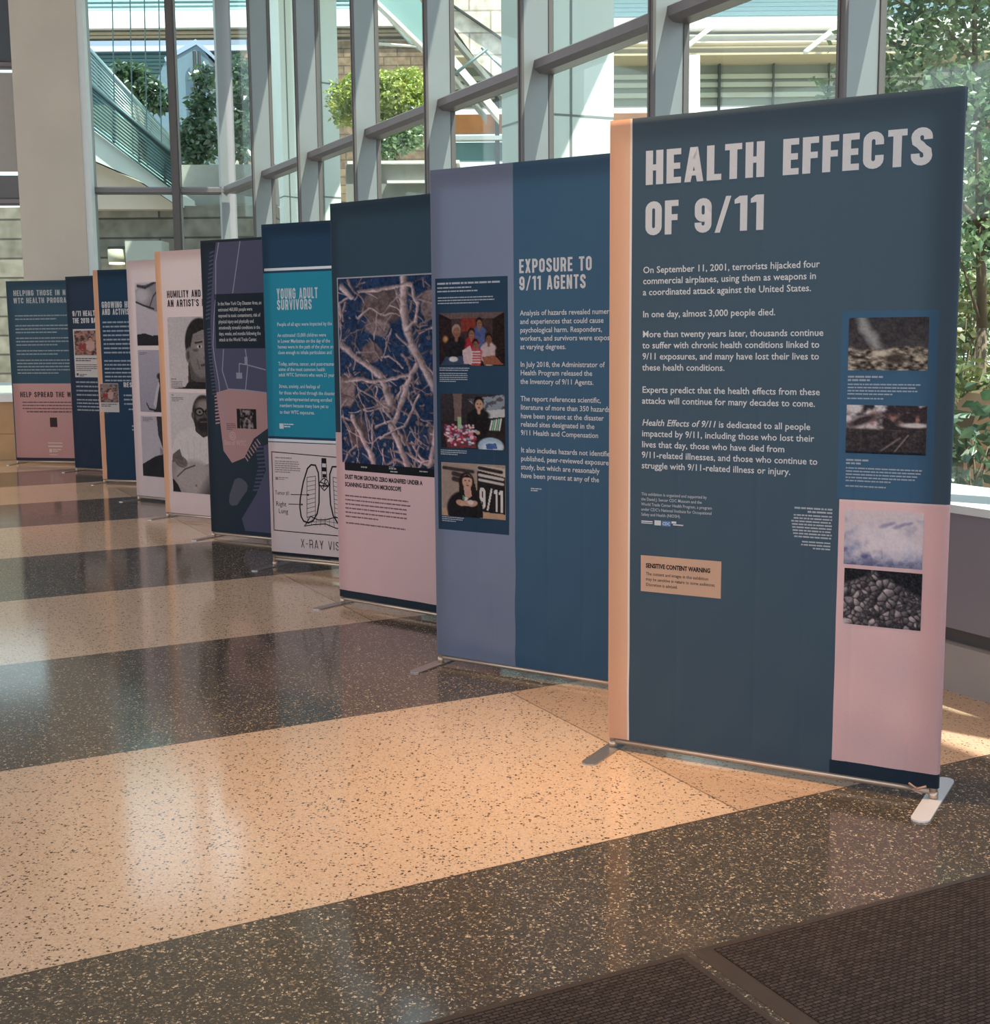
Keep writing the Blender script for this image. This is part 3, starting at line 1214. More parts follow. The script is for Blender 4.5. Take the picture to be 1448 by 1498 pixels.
def pic_family():
    p = Pic(110, 76, (86, 66, 66), (38, 26, 28))
    p.poly([(0, 0), (1, 0), (.86, .12), (.16, .12)], (112, 92, 92))
    p.poly([(0, 0), (.2, .13), (.2, .8), (0, 1)], (48, 34, 36))
    p.poly([(1, 0), (.82, .13), (.82, .8), (1, 1)], (44, 30, 32))
    p.poly([(.34, .1), (.56, .1), (.56, .36), (.34, .36)], (140, 60, 50))
    p.ell(.10, .5, .04, .06, (206, 150, 100), .9)
    person(p, .62, .20, .62, (152, 104, 84), (86, 98, 148), (34, 26, 26))
    person(p, .50, .40, .66, (158, 110, 90), (176, 44, 60), (40, 28, 28))
    person(p, .27, .36, .85, (150, 104, 84), (34, 32, 38), (176, 150, 140))
    person(p, .76, .50, .66, (140, 94, 76), (206, 182, 184), (30, 24, 26))
    person(p, .56, .60, .60, (140, 96, 78), (196, 76, 84), (44, 30, 28))
    p.poly([(.02, 1), (.1, .84), (.40, .82), (.46, 1)], (62, 78, 106))
    p.ell(.22, .88, .07, .05, (226, 220, 216), .3)
    p.poly([(.38, .96), (.36, .72), (.48, .62), (.52, .8), (.5, .98)], (218, 190, 194))
    for k in range(5):
        p.seg([(.50, .74 + k * .05), (.63, .74 + k * .05)], .014, (226, 214, 214), .4)
    p.poly([(.66, .84), (.84, .80), (.98, .98), (.7, .98)], (156, 96, 74))
    return p.grain(.12, 40, 5).done()


def pic_table():
    p = Pic(110, 88, (62, 56, 62), (44, 36, 40))
    p.poly([(.20, 0), (.34, 0), (.32, .5), (.22, .5)], (126, 104, 100))
    p.poly([(.42, .1), (1, .0), (1, .34), (.70, .38)], (150, 158, 172))
    p.put((p.noise(12, 4, 3) > .55) * .6 * (p.x > .35) * (p.y < .4), (58, 50, 54))
    p.poly([(.68, .30), (1, .26), (1, .40), (.74, .44)], (206, 206, 210))
    p.poly([(.70, .44), (1, .40), (1, 1), (.62, 1)], (46, 40, 42))
    person(p, .60, .18, .95, (206, 160, 138), (30, 28, 34), (28, 24, 26))
    p.poly([(.05, .62), (.5, .60), (.56, .98), (.10, 1)], (120, 60, 70))
    rr = np.random.default_rng(8)
    pal = [(230, 200, 206), (214, 120, 150), (236, 226, 226), (200, 60, 90), (150, 176, 200), (236, 190, 200), (120, 60, 110)]
    for k in range(90):
        x, y = rr.uniform(.07, .55), rr.uniform(.55, .94)
        p.ell(x, y, rr.uniform(.015, .035), rr.uniform(.015, .03), pal[k % 7], .4)
    for x in (.28, .31):
        p.seg([(x, .44), (x, .62)], .03, (170, 200, 150), .4)
    for k in range(5):
        p.seg([(.80 + k * .035, .48 - .01 * k), (.77 + k * .035, .64)], .025, (150, 214, 170) if k % 2 else (230, 234, 232), .4)
    p.ell(.78, .94, .2, .16, (170, 196, 220), .15)
    p.ell(.80, .96, .16, .11, (206, 220, 232), .3)
    p.poly([(.70, .90), (.86, .88), (.88, .98), (.72, 1)], (74, 106, 170))
    return p.grain(.1, 40, 6).done()


def pic_woman():
    p = Pic(110, 90, (176, 156, 144), (186, 160, 142))
    p.poly([(.02, .02), (.58, .10), (.56, .92), (0, .86)], (168, 148, 138))
    for (a, b, y, w) in ((.04, .5, .10, .05), (.2, .38, .2, .07), (.2, .4, .3, .07), (.3, .5, .42, .03)):
        p.seg([(a, y), (b, y + .05)], w, (66, 56, 58), .3)
    p.poly([(.57, .10), (1, .20), (1, .92), (.55, .86)], (40, 36, 40))
    p.poly([(.57, .02), (1, .06), (1, .22), (.57, .12)], (206, 190, 180))
    for (a, b, y, w) in ((.60, .94, .07, .05), (.60, .96, .20, .045), (.60, .96, .29, .04)):
        p.seg([(a, y), (b, y + .06)], w, (50, 44, 48) if y < .1 else (212, 202, 198), .3)
    # the headline 9/11 on the newspaper behind
    z9 = caps('9/11', 0, 0, 1, 1.0)
    for q in z9:
        p.poly([(.60 + x * .36, .82 + x * .05 - y * .40) for x, y in q], (226, 220, 220))
    p.poly([(0, .86), (1, .90), (1, 1), (0, 1)], (196, 160, 132))
    p.ell(.40, .36, .12, .20, (46, 34, 34), .15)
    p.poly([(.29, .36), (.26, .78), (.60, .8), (.53, .36)], (46, 34, 34))
    p.ell(.37, .84, .28, .32, (32, 30, 36), .12)
    p.poly([(.1, 1), (.14, .72), (.32, .54), (.52, .56), (.64, .74), (.66, 1)], (32, 30, 36))
    p.poly([(.35, .44), (.46, .44), (.48, .60), (.42, .66), (.37, .6)], (206, 164, 146))
    p.ell(.41, .34, .078, .135, (214, 172, 152), .2)
    p.ell(.38, .32, .014, .012, (60, 40, 40), .5)
    p.ell(.44, .325, .014, .012, (60, 40, 40), .5)
    p.ell(.412, .41, .024, .012, (150, 70, 70), .5)
    p.ell(.41, .365, .01, .02, (190, 140, 124), .8)
    p.poly([(.31, .28), (.41, .2), (.5, .28), (.42, .26)], (46, 34, 34))
    for cx, d in ((.30, 1), (.50, -1)):
        p.ell(cx, .74, .07, .055, (204, 158, 138), .25, 15 * d)
        for k in range(4):
            p.seg([(cx + .02 * d, .72 + k * .022), (cx + .095 * d, .70 + k * .026)], .022, (208, 164, 144), .35)
    p.ell(.38, .66, .04, .035, (228, 216, 210), .3)
    p.ell(.46, .72, .05, .045, (224, 208, 204), .3)
    p.poly([(.33, .6), (.36, .6), (.37, .68), (.34, .7)], (96, 140, 110))
    return p.grain(.08, 40, 7).done()


def pic_fibres():
    p = Pic(190, 280, (42, 66, 104), (38, 62, 98), warp=.045)
    p.put(np.clip((p.noise(4, 21, 3) - .4) * 2, 0, 1) * .5, (28, 52, 90))
    rr = np.random.default_rng(22)
    base = np.array([176, 150, 152])
    for k in range(240):
        x, y, a, l = rr.random(), rr.random(), rr.uniform(0, math.pi), rr.uniform(.02, .09)
        p.seg([(x, y), (x + l * math.cos(a), y + l * math.sin(a) / p.asp)], rr.uniform(.004, .012), base * rr.uniform(.5, 1.0), .6)
    for k in range(60):
        p.ell(rr.random(), rr.random(), rr.uniform(.006, .02), rr.uniform(.004, .012), base * rr.uniform(.5, 1), .5, rr.uniform(0, 180))
    for cx, cy, rx, ry, c in ((.42, .15, .2, .1, (122, 102, 104)), (.36, .26, .12, .05, (164, 138, 140)), (.82, .15, .07, .075, (150, 126, 128)), (.30, .40, .09, .05, (150, 124, 126)),
                              (.93, .42, .07, .06, (140, 116, 118)), (.06, .60, .08, .09, (158, 132, 134)), (.43, .68, .09, .03, (166, 140, 142)), (.86, .82, .08, .06, (128, 104, 108)), (.16, .83, .1, .09, (104, 86, 92))):
        p.ell(cx, cy, rx, ry, c, .2)
        p.put(np.clip((p.noise(22, int(cx * 99), 3) - .5) * 4, 0, 1) * .5 * (((p.x - cx) / rx) ** 2 + ((p.y - cy) / ry) ** 2 < 1), (84, 70, 76))
    for k in range(130):
        x, y, a, l = rr.random(), rr.random() ** .8, rr.uniform(0, math.pi), rr.uniform(.10, .34)
        b = rr.uniform(-.05, .05)
        x1, y1 = x + l * math.cos(a), y + l * math.sin(a) / p.asp
        mid = ((x + x1) / 2 + b, (y + y1) / 2 + b)
        p.seg([(x, y), mid, (x1, y1)], rr.uniform(.006, .022), base * rr.uniform(.7, 1.15), .35, 1, .3)
    for pts, wd in (([(.60, .02), (.60, .18), (.66, .36), (.86, .58)], .06), ([(.02, .36), (.2, .44), (.38, .52), (.46, .66)], .05), ([(.7, .46), (.62, .56), (.50, .76)], .045), ([(.66, .05), (.73, .14), (.70, .24), (.62, .28)], .03),
                    ([(.05, .55), (.4, .54), (.62, .52)], .03), ([(.20, .07), (.45, .06), (.66, .05)], .03), ([(.46, .78), (.54, .88), (.60, 1.0)], .05), ([(.92, .68), (.86, .8), (.8, .98)], .05), ([(.72, .62), (.58, .78), (.36, .86)], .02),
                    ([(.04, .04), (.12, .1)], .05), ([(.1, .74), (.3, .98)], .045), ([(.98, .66), (.9, .8)], .04)):
        p.seg(pts, wd, (190, 164, 166), .3, 1, .35)
    p.a *= (0.72 + 0.56 * p.noise(26, 77, 4))[..., None]
    return p.grain(.16, 80, 4).done()


def pic_portrait_profile():
    """black and white: a man's head close up, face turned to the right of the picture"""
    p = Pic(120, 124, (196, 190, 194), (206, 198, 200))
    p.poly([(.34, 1), (.38, .7), (1, .6), (1, 1)], (70, 66, 68))
    p.poly([(.36, .55), (.34, .9), (.62, .98), (.8, .8)], (96, 90, 90))
    p.ell(.58, .36, .27, .34, (46, 42, 44), .08)
    p.ell(.60, .47, .225, .37, (134, 126, 126), .12)
    p.ell(.66, .40, .16, .22, (160, 152, 150), .9, 0, .7)
    p.ell(.36, .53, .05, .1, (130, 122, 122), .2)
    p.ell(.36, .53, .025, .06, (80, 74, 76), .5)
    p.poly([(.34, .30), (.42, .10), (.66, .06), (.84, .16), (.84, .22), (.64, .18), (.46, .24), (.40, .44)], (44, 40, 42))
    p.seg([(.50, .36), (.62, .345)], .025, (52, 46, 48), .5)
    p.seg([(.70, .345), (.80, .36)], .025, (52, 46, 48), .5)
    p.ell(.57, .41, .045, .02, (222, 214, 214), .3)
    p.ell(.575, .41, .02, .02, (30, 28, 30), .3)
    p.ell(.75, .41, .04, .02, (210, 202, 202), .3)
    p.ell(.75, .41, .02, .02, (30, 28, 30), .3)
    p.ell(.50, .46, .05, .02, (96, 88, 90), .9)
    p.seg([(.68, .40), (.70, .52), (.74, .56)], .03, (186, 176, 174), .8)
    p.ell(.70, .57, .06, .03, (104, 96, 96), .6)
    p.seg([(.60, .67), (.70, .655), (.80, .67)], .035, (80, 68, 70), .5)
    p.seg([(.52, .58), (.56, .72)], .012, (92, 84, 86), .8)
    for k in range(3):
        p.seg([(.50, .27 + k * .025), (.66, .25 + k * .025), (.80, .27 + k * .025)], .008, (106, 98, 100), .7, .7)
    p.poly([(.36, .62), (.40, .86), (.60, .94), (.86, .84), (.86, .94), (.5, 1), (.36, .9)], (64, 58, 60))
    p.poly([(0, 1.0), (.28, .97), (.34, .9), (1, .9), (1, 1)], (44, 42, 46))
    return p.grain(.10, 50, 12).done()


def pic_portrait_scar():
    """black and white: a man in glasses lifting his shirt to show a scar"""
    p = Pic(120, 178, (206, 200, 202), (198, 192, 194))
    p.poly([(0, .58), (.12, .42), (.34, .34), (.9, .34), (1, .38), (1, 1), (0, 1)], (214, 208, 208))
    p.poly([(.02, .62), (.16, .56), (.24, .72), (.1, .78), (0, .72)], (110, 102, 104))
    p.poly([(.0, .70), (.2, .68), (.5, .74), (.95, .64), (1, .7), (1, 1), (0, 1)], (158, 148, 148))
    p.ell(.42, .84, .36, .17, (176, 166, 164), .3)
    p.put(np.clip((p.x + p.y - 1.45) * 4, 0, 1) * (p.y > .7), (86, 80, 84))
    p.poly([(0, .86), (.1, .92), (.16, 1), (0, 1)], (40, 38, 42))
    p.seg([(.10, .84), (.26, .76), (.44, .72)], .018, (70, 62, 64), .5)
    p.ell(.80, .96, .05, .025, (60, 54, 56), .4)
    p.ell(.46, .92, .02, .012, (120, 110, 112), .5)
    for cx in (.18, .84):
        p.ell(cx, .69, .12, .055, (104, 94, 96), .2, -20 if cx > .5 else 20)
        for k in range(4):
            p.seg([(cx - .1 + .02 * k, .665 + .016 * k), (cx + .09, .685 + .016 * k)], .028, (122, 112, 112), .4, 1, .3)
    p.poly([(.46, .28), (.82, .28), (.80, .40), (.62, .44), (.48, .38)], (70, 64, 66))
    p.ell(.64, .20, .21, .18, (58, 52, 54), .1)
    p.ell(.66, .21, .165, .15, (104, 94, 94), .25)
    p.ell(.66, .12, .15, .05, (150, 140, 138), .9)
    p.ell(.44, .22, .03, .035, (96, 88, 90), .3)
    for cx in (.57, .76):
        p.ell(cx, .185, .085, .042, (30, 28, 30), .15)
        p.ell(cx, .187, .065, .028, (132, 124, 124), .3)
        p.ell(cx, .188, .022, .012, (34, 30, 32), .4)
    p.seg([(.63, .18), (.70, .18)], .02, (30, 28, 30), .4)
    p.ell(.67, .235, .045, .025, (84, 76, 78), .5)
    p.ell(.66, .315, .165, .062, (50, 45, 47), .35)
    p.ell(.66, .262, .10, .016, (50, 45, 47), .5)
    p.seg([(.58, .287), (.67, .282), (.75, .287)], .014, (112, 92, 92), .5)
    for k in range(6):
        p.seg([(.18 + k * .13, .48), (.24 + k * .1, .68)], .012, (186, 180, 182), .9, .5)
    return p.grain(.08, 50, 13).done()


def pic_arm(kind):
    if kind == 0:
        p = Pic(90, 100, (206, 198, 204), (190, 182, 192))
        p.poly([(0, .12), (.3, .04), (.9, 0), (1, .0), (1, .5), (.5, .42), (.05, .30)], (150, 144, 150))
        p.ell(.25, .2, .3, .12, (196, 190, 194), .9)
        p.seg([(.1, .05), (.4, .08), (.8, 0)], .05, (70, 66, 72), .5)
        p.seg([(.98, .08), (.7, .22), (.55, .38)], .03, (60, 56, 62), .6)
        p.seg([(.0, .3), (.3, .36), (.7, .42)], .03, (46, 44, 50), .5)
        p.poly([(0, .82), (.3, .80), (.6, .84), (1, .82), (1, 1), (0, 1)], (40, 40, 46))
    elif kind == 1:
        p = Pic(90, 100, (176, 170, 184), (160, 154, 170))
        p.poly([(.60, .95), (.74, .6), (.78, .42), (.9, .36), (1, .4), (1, 1), (.5, 1)], (54, 50, 56))
        p.poly([(.52, .88), (.66, .62), (.76, .5), (.80, .56), (.72, .7), (.62, .94)], (196, 190, 196))
        p.ell(.80, .42, .1, .05, (58, 54, 58), .4)
        p.seg([(.26, .86), (.36, .95), (.6, .97)], .03, (40, 38, 44), .5)
    else:
        p = Pic(90, 100, (186, 180, 190), (190, 182, 190))
        p.poly([(0, .80), (.5, .66), (.88, .60), (1, .5), (1, 1), (0, 1)], (38, 38, 44))
        p.poly([(.62, 0), (1, 0), (1, .6), (.86, .58), (.66, .3)], (60, 56, 62))
        p.poly([(.7, .5), (.86, .55), (.8, .62), (.7, .64)], (146, 138, 142))
    return p.grain(.06, 40, 14 + kind).done()


def pic_crowd(tint, seed):
    p = Pic(70, 80, (170, 140, 136), (150, 110, 104))
    p.put(np.clip((p.noise(8, seed, 3) - .45) * 4, 0, 1), (74, 62, 62))
    p.put(np.clip((p.noise(10, seed + 1, 3) - .5) * 4, 0, 1), tint)
    person(p, .58, .35, 1.0, (206, 160, 146), (206, 170, 166), (70, 44, 40))
    person(p, .3, .45, .8, (190, 140, 124), (150, 74, 76), (60, 44, 40))
    return p.grain(.12, 30, seed).done()


# ================================================================== the ten banners, nearest first
CR = ((.275, .0018), (.565, .0022), (.735, .0012), (.90, .0024), (1.085, .0028))
# ---- banner: title of the exhibition
b = Banner(1, .422, 4.678, -29.69, 'navy banner with the big white title HEALTH EFFECTS OF 9/11, nearest the mats', NAVY, creases=CR, step=.02)
b.region(0, 0, .083, 3, PEACH).region(.083, 0, .091, 3, (232, 216, 208))
b.region(.848, .093, 2, .990, MAUVE).region(.848, .985, 2, .992, (222, 190, 190)).region(.840, 0, 2, .093, (40, 52, 66))
b.region(.840, .997, 1.146, 1.612, NAVY2)
b.cloth().frame(white_right=True)
b.ink('heading', caps('HEALTH EFFECTS', .143, 2.060, .116, .965, gap=.095, t=.205) + caps('OF 9/11', .143, 1.887, .116, .426, gap=.095, t=.205), INKW, 2)
ROW = [('On September 11, 2001, terrorists hijacked four', 1.757), ('commercial airplanes, using them as weapons in', 1.719), ('a coordinated attack against the United States.', 1.680),
       ('In one day, almost 3,000 people died.', 1.603), ('More than twenty years later, thousands continue', 1.533), ('to suffer with chronic health conditions linked to', 1.494),
       ('9/11 exposures, and many have lost their lives to', 1.455), ('these health conditions.', 1.416), ('Experts predict that the health effects from these', 1.337),
       ('attacks will continue for many decades to come.', 1.298), ('impacted by 9/11, including those who lost their', 1.181), ('lives that day, those who have died from', 1.142),
       ('9/11-related illnesses, and those who continue to', 1.104), ('struggle with 9/11-related illness or injury.', 1.066)]
sx = .481 / (text_mesh('In one day, almost 3,000 people died.', .012)[2] * .0325)
ms = [b.line(t, .135, z, .0325, sx, .012) for t, z in ROW]
wi = text_mesh('Health Effects of 9/11', .012, .22)[2] * .0325 * sx
ms += [b.line('Health Effects of 9/11', .135, 1.220, .0325, sx, .012, .22), b.line('is dedicated to all people', .135 + wi + .010, 1.220, .0325, sx, .012)]
b.ink('body_text', [], INKW, 2, None, ms)
b.lines('credit_text', [(t, .135, .968 - .0185 * i) for i, t in enumerate(('This exhibition is organized and supported by', 'the David J. Sencer CDC Museum and the', 'World Trade Center Health Program, a program', 'under CDC\u2019s National Institute for Occupational', 'Safety and Health (NIOSH).'))], .0155, (206, 206, 212), ('World Trade Center Health Program, a program', .268), bold=.006, layer=2)
b.ink('partner_logo', rect(.187, .862, .212, .880) + rect(.136, .866, .180, .869) + rect(.136, .872, .180, .876) + rect(.258, .866, .297, .870) + rect(.252, .872, .270, .880), INKW, 2)
o = b.ink('partner_logo', rect(.216, .860, .249, .880), (104, 136, 190), 2)
b.lines('partner_logo', [('CDC', .218, .8645)], .0155, INKW, ('CDC', .029), layer=3, bold=.02)
b.ink('side_text', greek(.686, .952, .14, 2, .0115, .006, 3, True) + greek(.684, .928, .142, 8, .0105, .0052, 4, True, .9) + greek(.722, .838 + .0, .104, 3, .0105, .005, 5, True), (190, 192, 200), 2)
b.ink('warning_box', rect(.135, .616, .441, .749), (228, 186, 160), 2)
b.lines('warning_text', [('SENSITIVE CONTENT WARNING', .155, .705)], .0225, (44, 36, 40), ('SENSITIVE CONTENT WARNING', .245), bold=.035, layer=3)
b.lines('warning_text', [('The content and images in this exhibition', .155, .677), ('may be sensitive in nature to some audiences.', .155, .657), ('Discretion is advised.', .155, .637)], .0165, (60, 48, 48), ('may be sensitive in nature to some audiences.', .265), bold=.004, layer=3)
b.photo(.864, 1.420, 1.117, 1.590, pic_rubble_smoke(), 2)
b.photo(.864, 1.148, 1.121, 1.307, pic_fire(), 2)
b.photo(.868, .775, 1.123, .961, pic_cloud(), 2)
b.photo(.872, .572, 1.125, .762, pic_boulders(), 2)
b.ink('caption', greek(.865, 1.396, .12, 2, .011, .006, 11) + greek(.865, 1.372, .245, 4, .0105, .0045, 12) + greek(.865, 1.326, .2, 1, .01, .0045, 13)
      + greek(.867, 1.122, .08, 2, .011, .006, 14) + greek(.867, 1.096, .245, 5, .0105, .0045, 15) + greek(.867, 1.036, .23, 1, .01, .0045, 16), (176, 182, 194), 2)
bm = bmesh.new()
for (x0, z0, x1, z1) in ((1.105, .052, 1.135, .036), (1.135, .036, 1.162, .050), (1.162, .050, 1.118, .030), (1.118, .030, 1.150, .022)):
    tube(bm, (x0, -.020, z0), (x1, -.022, z1), .0035, 8)
link('drawcord', bm, M_CORD, b.root, True)

# ---- banner: exposure
b = Banner(2, -.278, 5.980, -32.99, 'slate and navy banner headed EXPOSURE TO 9/11 AGENTS with three colour photographs', NAVY2, creases=((.25, .0012), (.33, .0012), (.62, .0022), (.80, .0018)), step=.025)
b.region(0, 0, .452, 3, SLATE).region(.028, .650, .421, 1.806, (40, 62, 84))
b.cloth().frame()
b.ink('heading', caps('EXPOSURE TO', .482, 1.815, .060, .361, gap=.13) + caps('9/11 AGENTS', .482, 1.741, .060, .332, gap=.13), INKW, 2)
R2 = [('Analysis of hazards revealed numerous', 1.632), ('and experiences that could cause', 1.595), ('psychological harm. Responders,', 1.558), ('workers, and survivors were exposed', 1.522), ('at varying degrees.', 1.485),
      ('In July 2018, the Administrator of', 1.408), ('Health Program released the', 1.371), ('the Inventory of 9/11 Agents.', 1.333), ('The report references scientific,', 1.257), ('literature of more than 350 hazards', 1.219), ('have been present at the disaster', 1.181), ('related sites designated in the', 1.144), ('9/11 Health and Compensation', 1.106),
      ('It also includes hazards not identified', 1.029), ('published, peer-reviewed exposure', .991), ('study, but which are reasonably', .953), ('have been present at any of the', .915)]
b.lines('body_text', [(t, .484, z) for t, z in R2], .0325, INKW, ('the Inventory of 9/11 Agents.', .368), bold=.012, layer=2)
b.ink('caption', greek(.536, .867, .06, 2, .009, .005, 21), (206, 208, 214), 2)
b.ink('panel_text', greek(.040, 1.778, .34, 1, .02, .0085, 22, last=1) + greek(.040, 1.760, .19, 1, .02, .006, 23, last=1) + greek(.040, 1.744, .22, 1, .02, .006, 24, last=1) + greek(.042, 1.716, .32, 3, .0125, .005, 25, last=.7)
      + greek(.046, 1.398, .17, 2, .0095, .004, 26, last=.95) + greek(.046, 1.374, .16, 5, .009, .0035, 27) + greek(.047, 1.020, .16, 3, .009, .004, 28) + greek(.050, .708, .13, 3, .009, .004, 29), (190, 196, 206), 2)
b.photo(.046, 1.412, .403, 1.650, pic_family(), 2)
b.photo(.050, 1.034, .402, 1.284, pic_table(), 2)
b.photo(.049, .717, .402, .966, pic_woman(), 2)

# ---- banner: dust
b = Banner(3, -.909, 7.393, -39.12, 'navy and pink banner with one large micrograph of tangled dust fibres', (52, 70, 84), step=.03)
b.region(-1, .087, 2, 1.006, MAUVE).region(.08, .79, 2, .83, BLACK).region(-1, 0, 2, .087, (40, 50, 60))
b.cloth().frame()
b.photo(.060, .836, .900, 1.872, pic_fibres(), 2, 'printed_micrograph')
b.ink('micrograph_border', rect(.053, .836, .060, 1.877) + rect(.053, 1.872, .90, 1.879), (196, 190, 196), 3)
b.ink('scale_bar', rect(.078, .792, .905, .836), BLACK, 2)
b.ink('scale_text', greek(.21, .812, .08, 1, .01, .008, 31) + greek(.43, .816, .1, 1, .01, .008, 32) + greek(.44, .800, .1, 1, .01, .007, 33) + greek(.66, .814, .1, 1, .01, .007, 34) + rect(.43, .828, .47, .831), (196, 194, 196), 3)
b.lines('heading', [('DUST FROM GROUND ZERO MAGNIFIED UNDER A', .077, .742), ('SCANNING ELECTRON MICROSCOPE', .077, .698)], .034, (58, 44, 52), ('DUST FROM GROUND ZERO MAGNIFIED UNDER A', .604), bold=.04, layer=2)
b.ink('body_text', greek(.076, .640, .52, 6, .024, .008, 35, last=.5) + greek(.078, .482, .47, 1, .02, .008, 36, last=1), (136, 108, 112), 2)

# ---- banner: young adults
b = Banner(4, -1.526, 8.664, -29.47, 'navy, teal and white banner headed YOUNG ADULT SURVIVORS over a pen drawing of lungs', (44, 68, 92), zb=.085, wr=.25)
b.region(.022, 1.987, 2, 2.004, WHITE).region(.012, .893, 2, 1.972, TEAL).region(.004, .858, 2, .876, WHITE).region(-1, .105, 2, .852, PINK).region(-1, 0, 2, .105, (38, 42, 50))
b.cloth().frame(bar_z=.05)
b.ink('heading', caps('YOUNG ADULT', .122, 1.801, .070, .336, gap=.14) + caps('SURVIVORS', .122, 1.730, .068, .285, gap=.14), INKW, 2)
R4 = [('People of all ages were impacted by the', 1.626), ('An estimated 15,000 children were', 1.554), ('in Lower Manhattan on the day of the', 1.516), ('homes were in the path of the plume and', 1.478), ('close enough to inhale particulates and', 1.441),
      ('Today, asthma, cancer, and post-traumatic', 1.366), ('some of the most common health', 1.330), ('adult WTC Survivors who were 21 years', 1.294), ('Stress, anxiety, and feelings of', 1.218), ('for those who lived through the disaster', 1.175), ('are underrepresented among enrolled', 1.132), ('members because many have yet to', 1.090), ('to their WTC exposures.', 1.046)]
b.lines('body_text', [(t, .117, z) for t, z in R4], .0335, INKW, ('to their WTC exposures.', .29), bold=.012, layer=2)
b.ink('logo', rect(.110, .945, .145, .980) + greek(.150, .972, .085, 2, .016, .008, 41), INKW, 2)
K = []
K += stroke_quads([(.036, .252), (.036, .787), (1.16, .750), (1.16, .245)], .006, True)
lung = [(.402, .71), (.366, .712), (.335, .685), (.297, .592), (.268, .48), (.262, .42), (.270, .36), (.290, .330), (.330, .320), (.370, .338), (.405, .386), (.424, .46), (.428, .56), (.424, .66)]
K += stroke_quads(lung, .011, True)
K += stroke_quads([(2 * .471 - s, z - .004) for s, z in lung], .011, True)
for hh in ([(.329, .626), (.399, .637), (.390, .377), (.319, .356)], [(.613, .626), (.543, .637), (.552, .377), (.623, .356)]):
    K += stroke_quads(hh, .004, True)
    for k in range(1, 9):
        f = k / 9
        a = [hh[0][i] + (hh[3][i] - hh[0][i]) * f for i in (0, 1)]
        c = [hh[1][i] + (hh[2][i] - hh[1][i]) * f for i in (0, 1)]
        K += stroke_quads([a, c], .003)
K += rect(.455, .725, .490, .760, 1) + rect(.455, .672, .490, .700, 1) + rect(.458, .632, .488, .655, 1) + stroke_quads([(.455, .76), (.452, .62)], .005) + stroke_quads([(.490, .76), (.492, .62)], .005)
K += stroke_quads([(.428, .588), (.445, .610), (.470, .628), (.500, .612), (.508, .585), (.488, .560), (.470, .545), (.450, .560)], .007, True)
K += stroke_quads([(.44, .60), (.50, .58), (.45, .575), (.49, .60), (.46, .56), (.48, .62)], .009) + stroke_quads([(.428, .575), (.508, .575)], .008)
K += stroke_quads([(.297, .297), (.35, .366), (.41, .345), (.471, .349), (.55, .371), (.62, .366), (.66, .30), (.56, .298), (.471, .322), (.38, .312)], .007, True)
for k in range(9):
    K += stroke_quads([(.33 + .035 * k, .362), (.315 + .038 * k, .305)], .003)
K += stroke_quads([(.31, .325), (.40, .332), (.50, .338), (.62, .330)], .003)
K += stroke_quads([(.188, .504), (.335, .509)], .005) + stroke_quads([(.165, .438), (.281, .441)], .005)
K += rect(.328, .503, .341, .516, 1) + rect(.274, .435, .286, .447, 1)
b.ink('pen_drawing', K, (40, 36, 42), 2)
b.lines('pen_lettering', [('Tumor #1', .055, .498)], .040, (50, 44, 50), ('Tumor #1', .118), layer=2)
b.lines('pen_lettering', [('Right', .058, .420), ('Lung', .078, .372)], .046, (50, 44, 50), ('Right', .09), layer=2)
b.ink('pen_lettering', caps('X-RAY VISION', .264, .150, .058, .42, gap=.24, t=.10, w=.56), (46, 42, 48), 4)
b.ink('caption', greek(.065, .745, .14, 1, .02, .008, 42, last=1) + greek(.060, .722, .22, 6, .0145, .0065, 43) + rect(.062, .598, .085, .618) + greek(.09, .612, .085, 2, .012, .006, 44), (150, 136, 140), 2)

# ---- banner: map
b = Banner(5, -2.234, 10.008, -32.14, 'dark banner printed with a slate and pink map of a river shore with piers', (44, 54, 66), wr=.03)
b.cloth().frame()
shore = [(.204, 2.282), (.174, 2.286), (.148, 2.164), (.129, 2.038), (.105, 1.857), (.085, 1.673), (.085, 1.488), (.10, 1.303), (.12, 1.136), (.125, 1.0), (.147, .931), (.173, .688), (.258, .597), (.385, .640), (.491, .792), (.60, .86), (.72, .92), (.80, 1.10), (.86, 1.5), (.88, 1.9), (.90, 2.282)]
b.ink('map_land', [[(s, min(z, 2.27)) for s, z in shore]], (98, 98, 126), 1)
b.ink('map_zone', [[(.12, 1.136), (.248, 1.165), (.422, 1.159), (.79, 1.13), (.72, .92), (.600, .855), (.491, .792), (.385, .640), (.258, .597), (.173, .688), (.147, .931)]], (206, 160, 160), 2)
tick = []
for k in range(17):
    z = 2.20 - k * .031
    s = .150 - k * .0042
    tick.append([(s - .045, z - .012), (s, z), (s, z + .011), (s - .045, z - .001)])
for k in range(20):
    z = 1.62 - k * .026
    s = .092 + max(0, k - 6) * .0022
    tick.append([(s - .042, z - .004), (s, z), (s, z + .010), (s - .042, z + .006)])
b.ink('map_pier', tick, (98, 98, 126), 2)
tick = []
for k in range(9):
    z = 1.10 - k * .026
    tick.append([(.10, z), (.145, z + .006), (.145, z + .018), (.10, z + .012)])
for k in range(7):
    s, z = .385 + k * .022, .655 + k * .022
    tick.append([(s, z), (s + .035, z - .040), (s + .043, z - .034), (s + .008, z + .006)])
b.ink('map_pier', tick, (206, 160, 160), 2, 'pink piers on the map')
b.ink('map_island', [[(.277, .466), (.315, .484), (.353, .480), (.395, .455), (.413, .427), (.400, .385), (.372, .359), (.330, .310), (.292, .269), (.240, .262), (.216, .274), (.212, .30), (.22, .35)]], (104, 104, 118), 1)
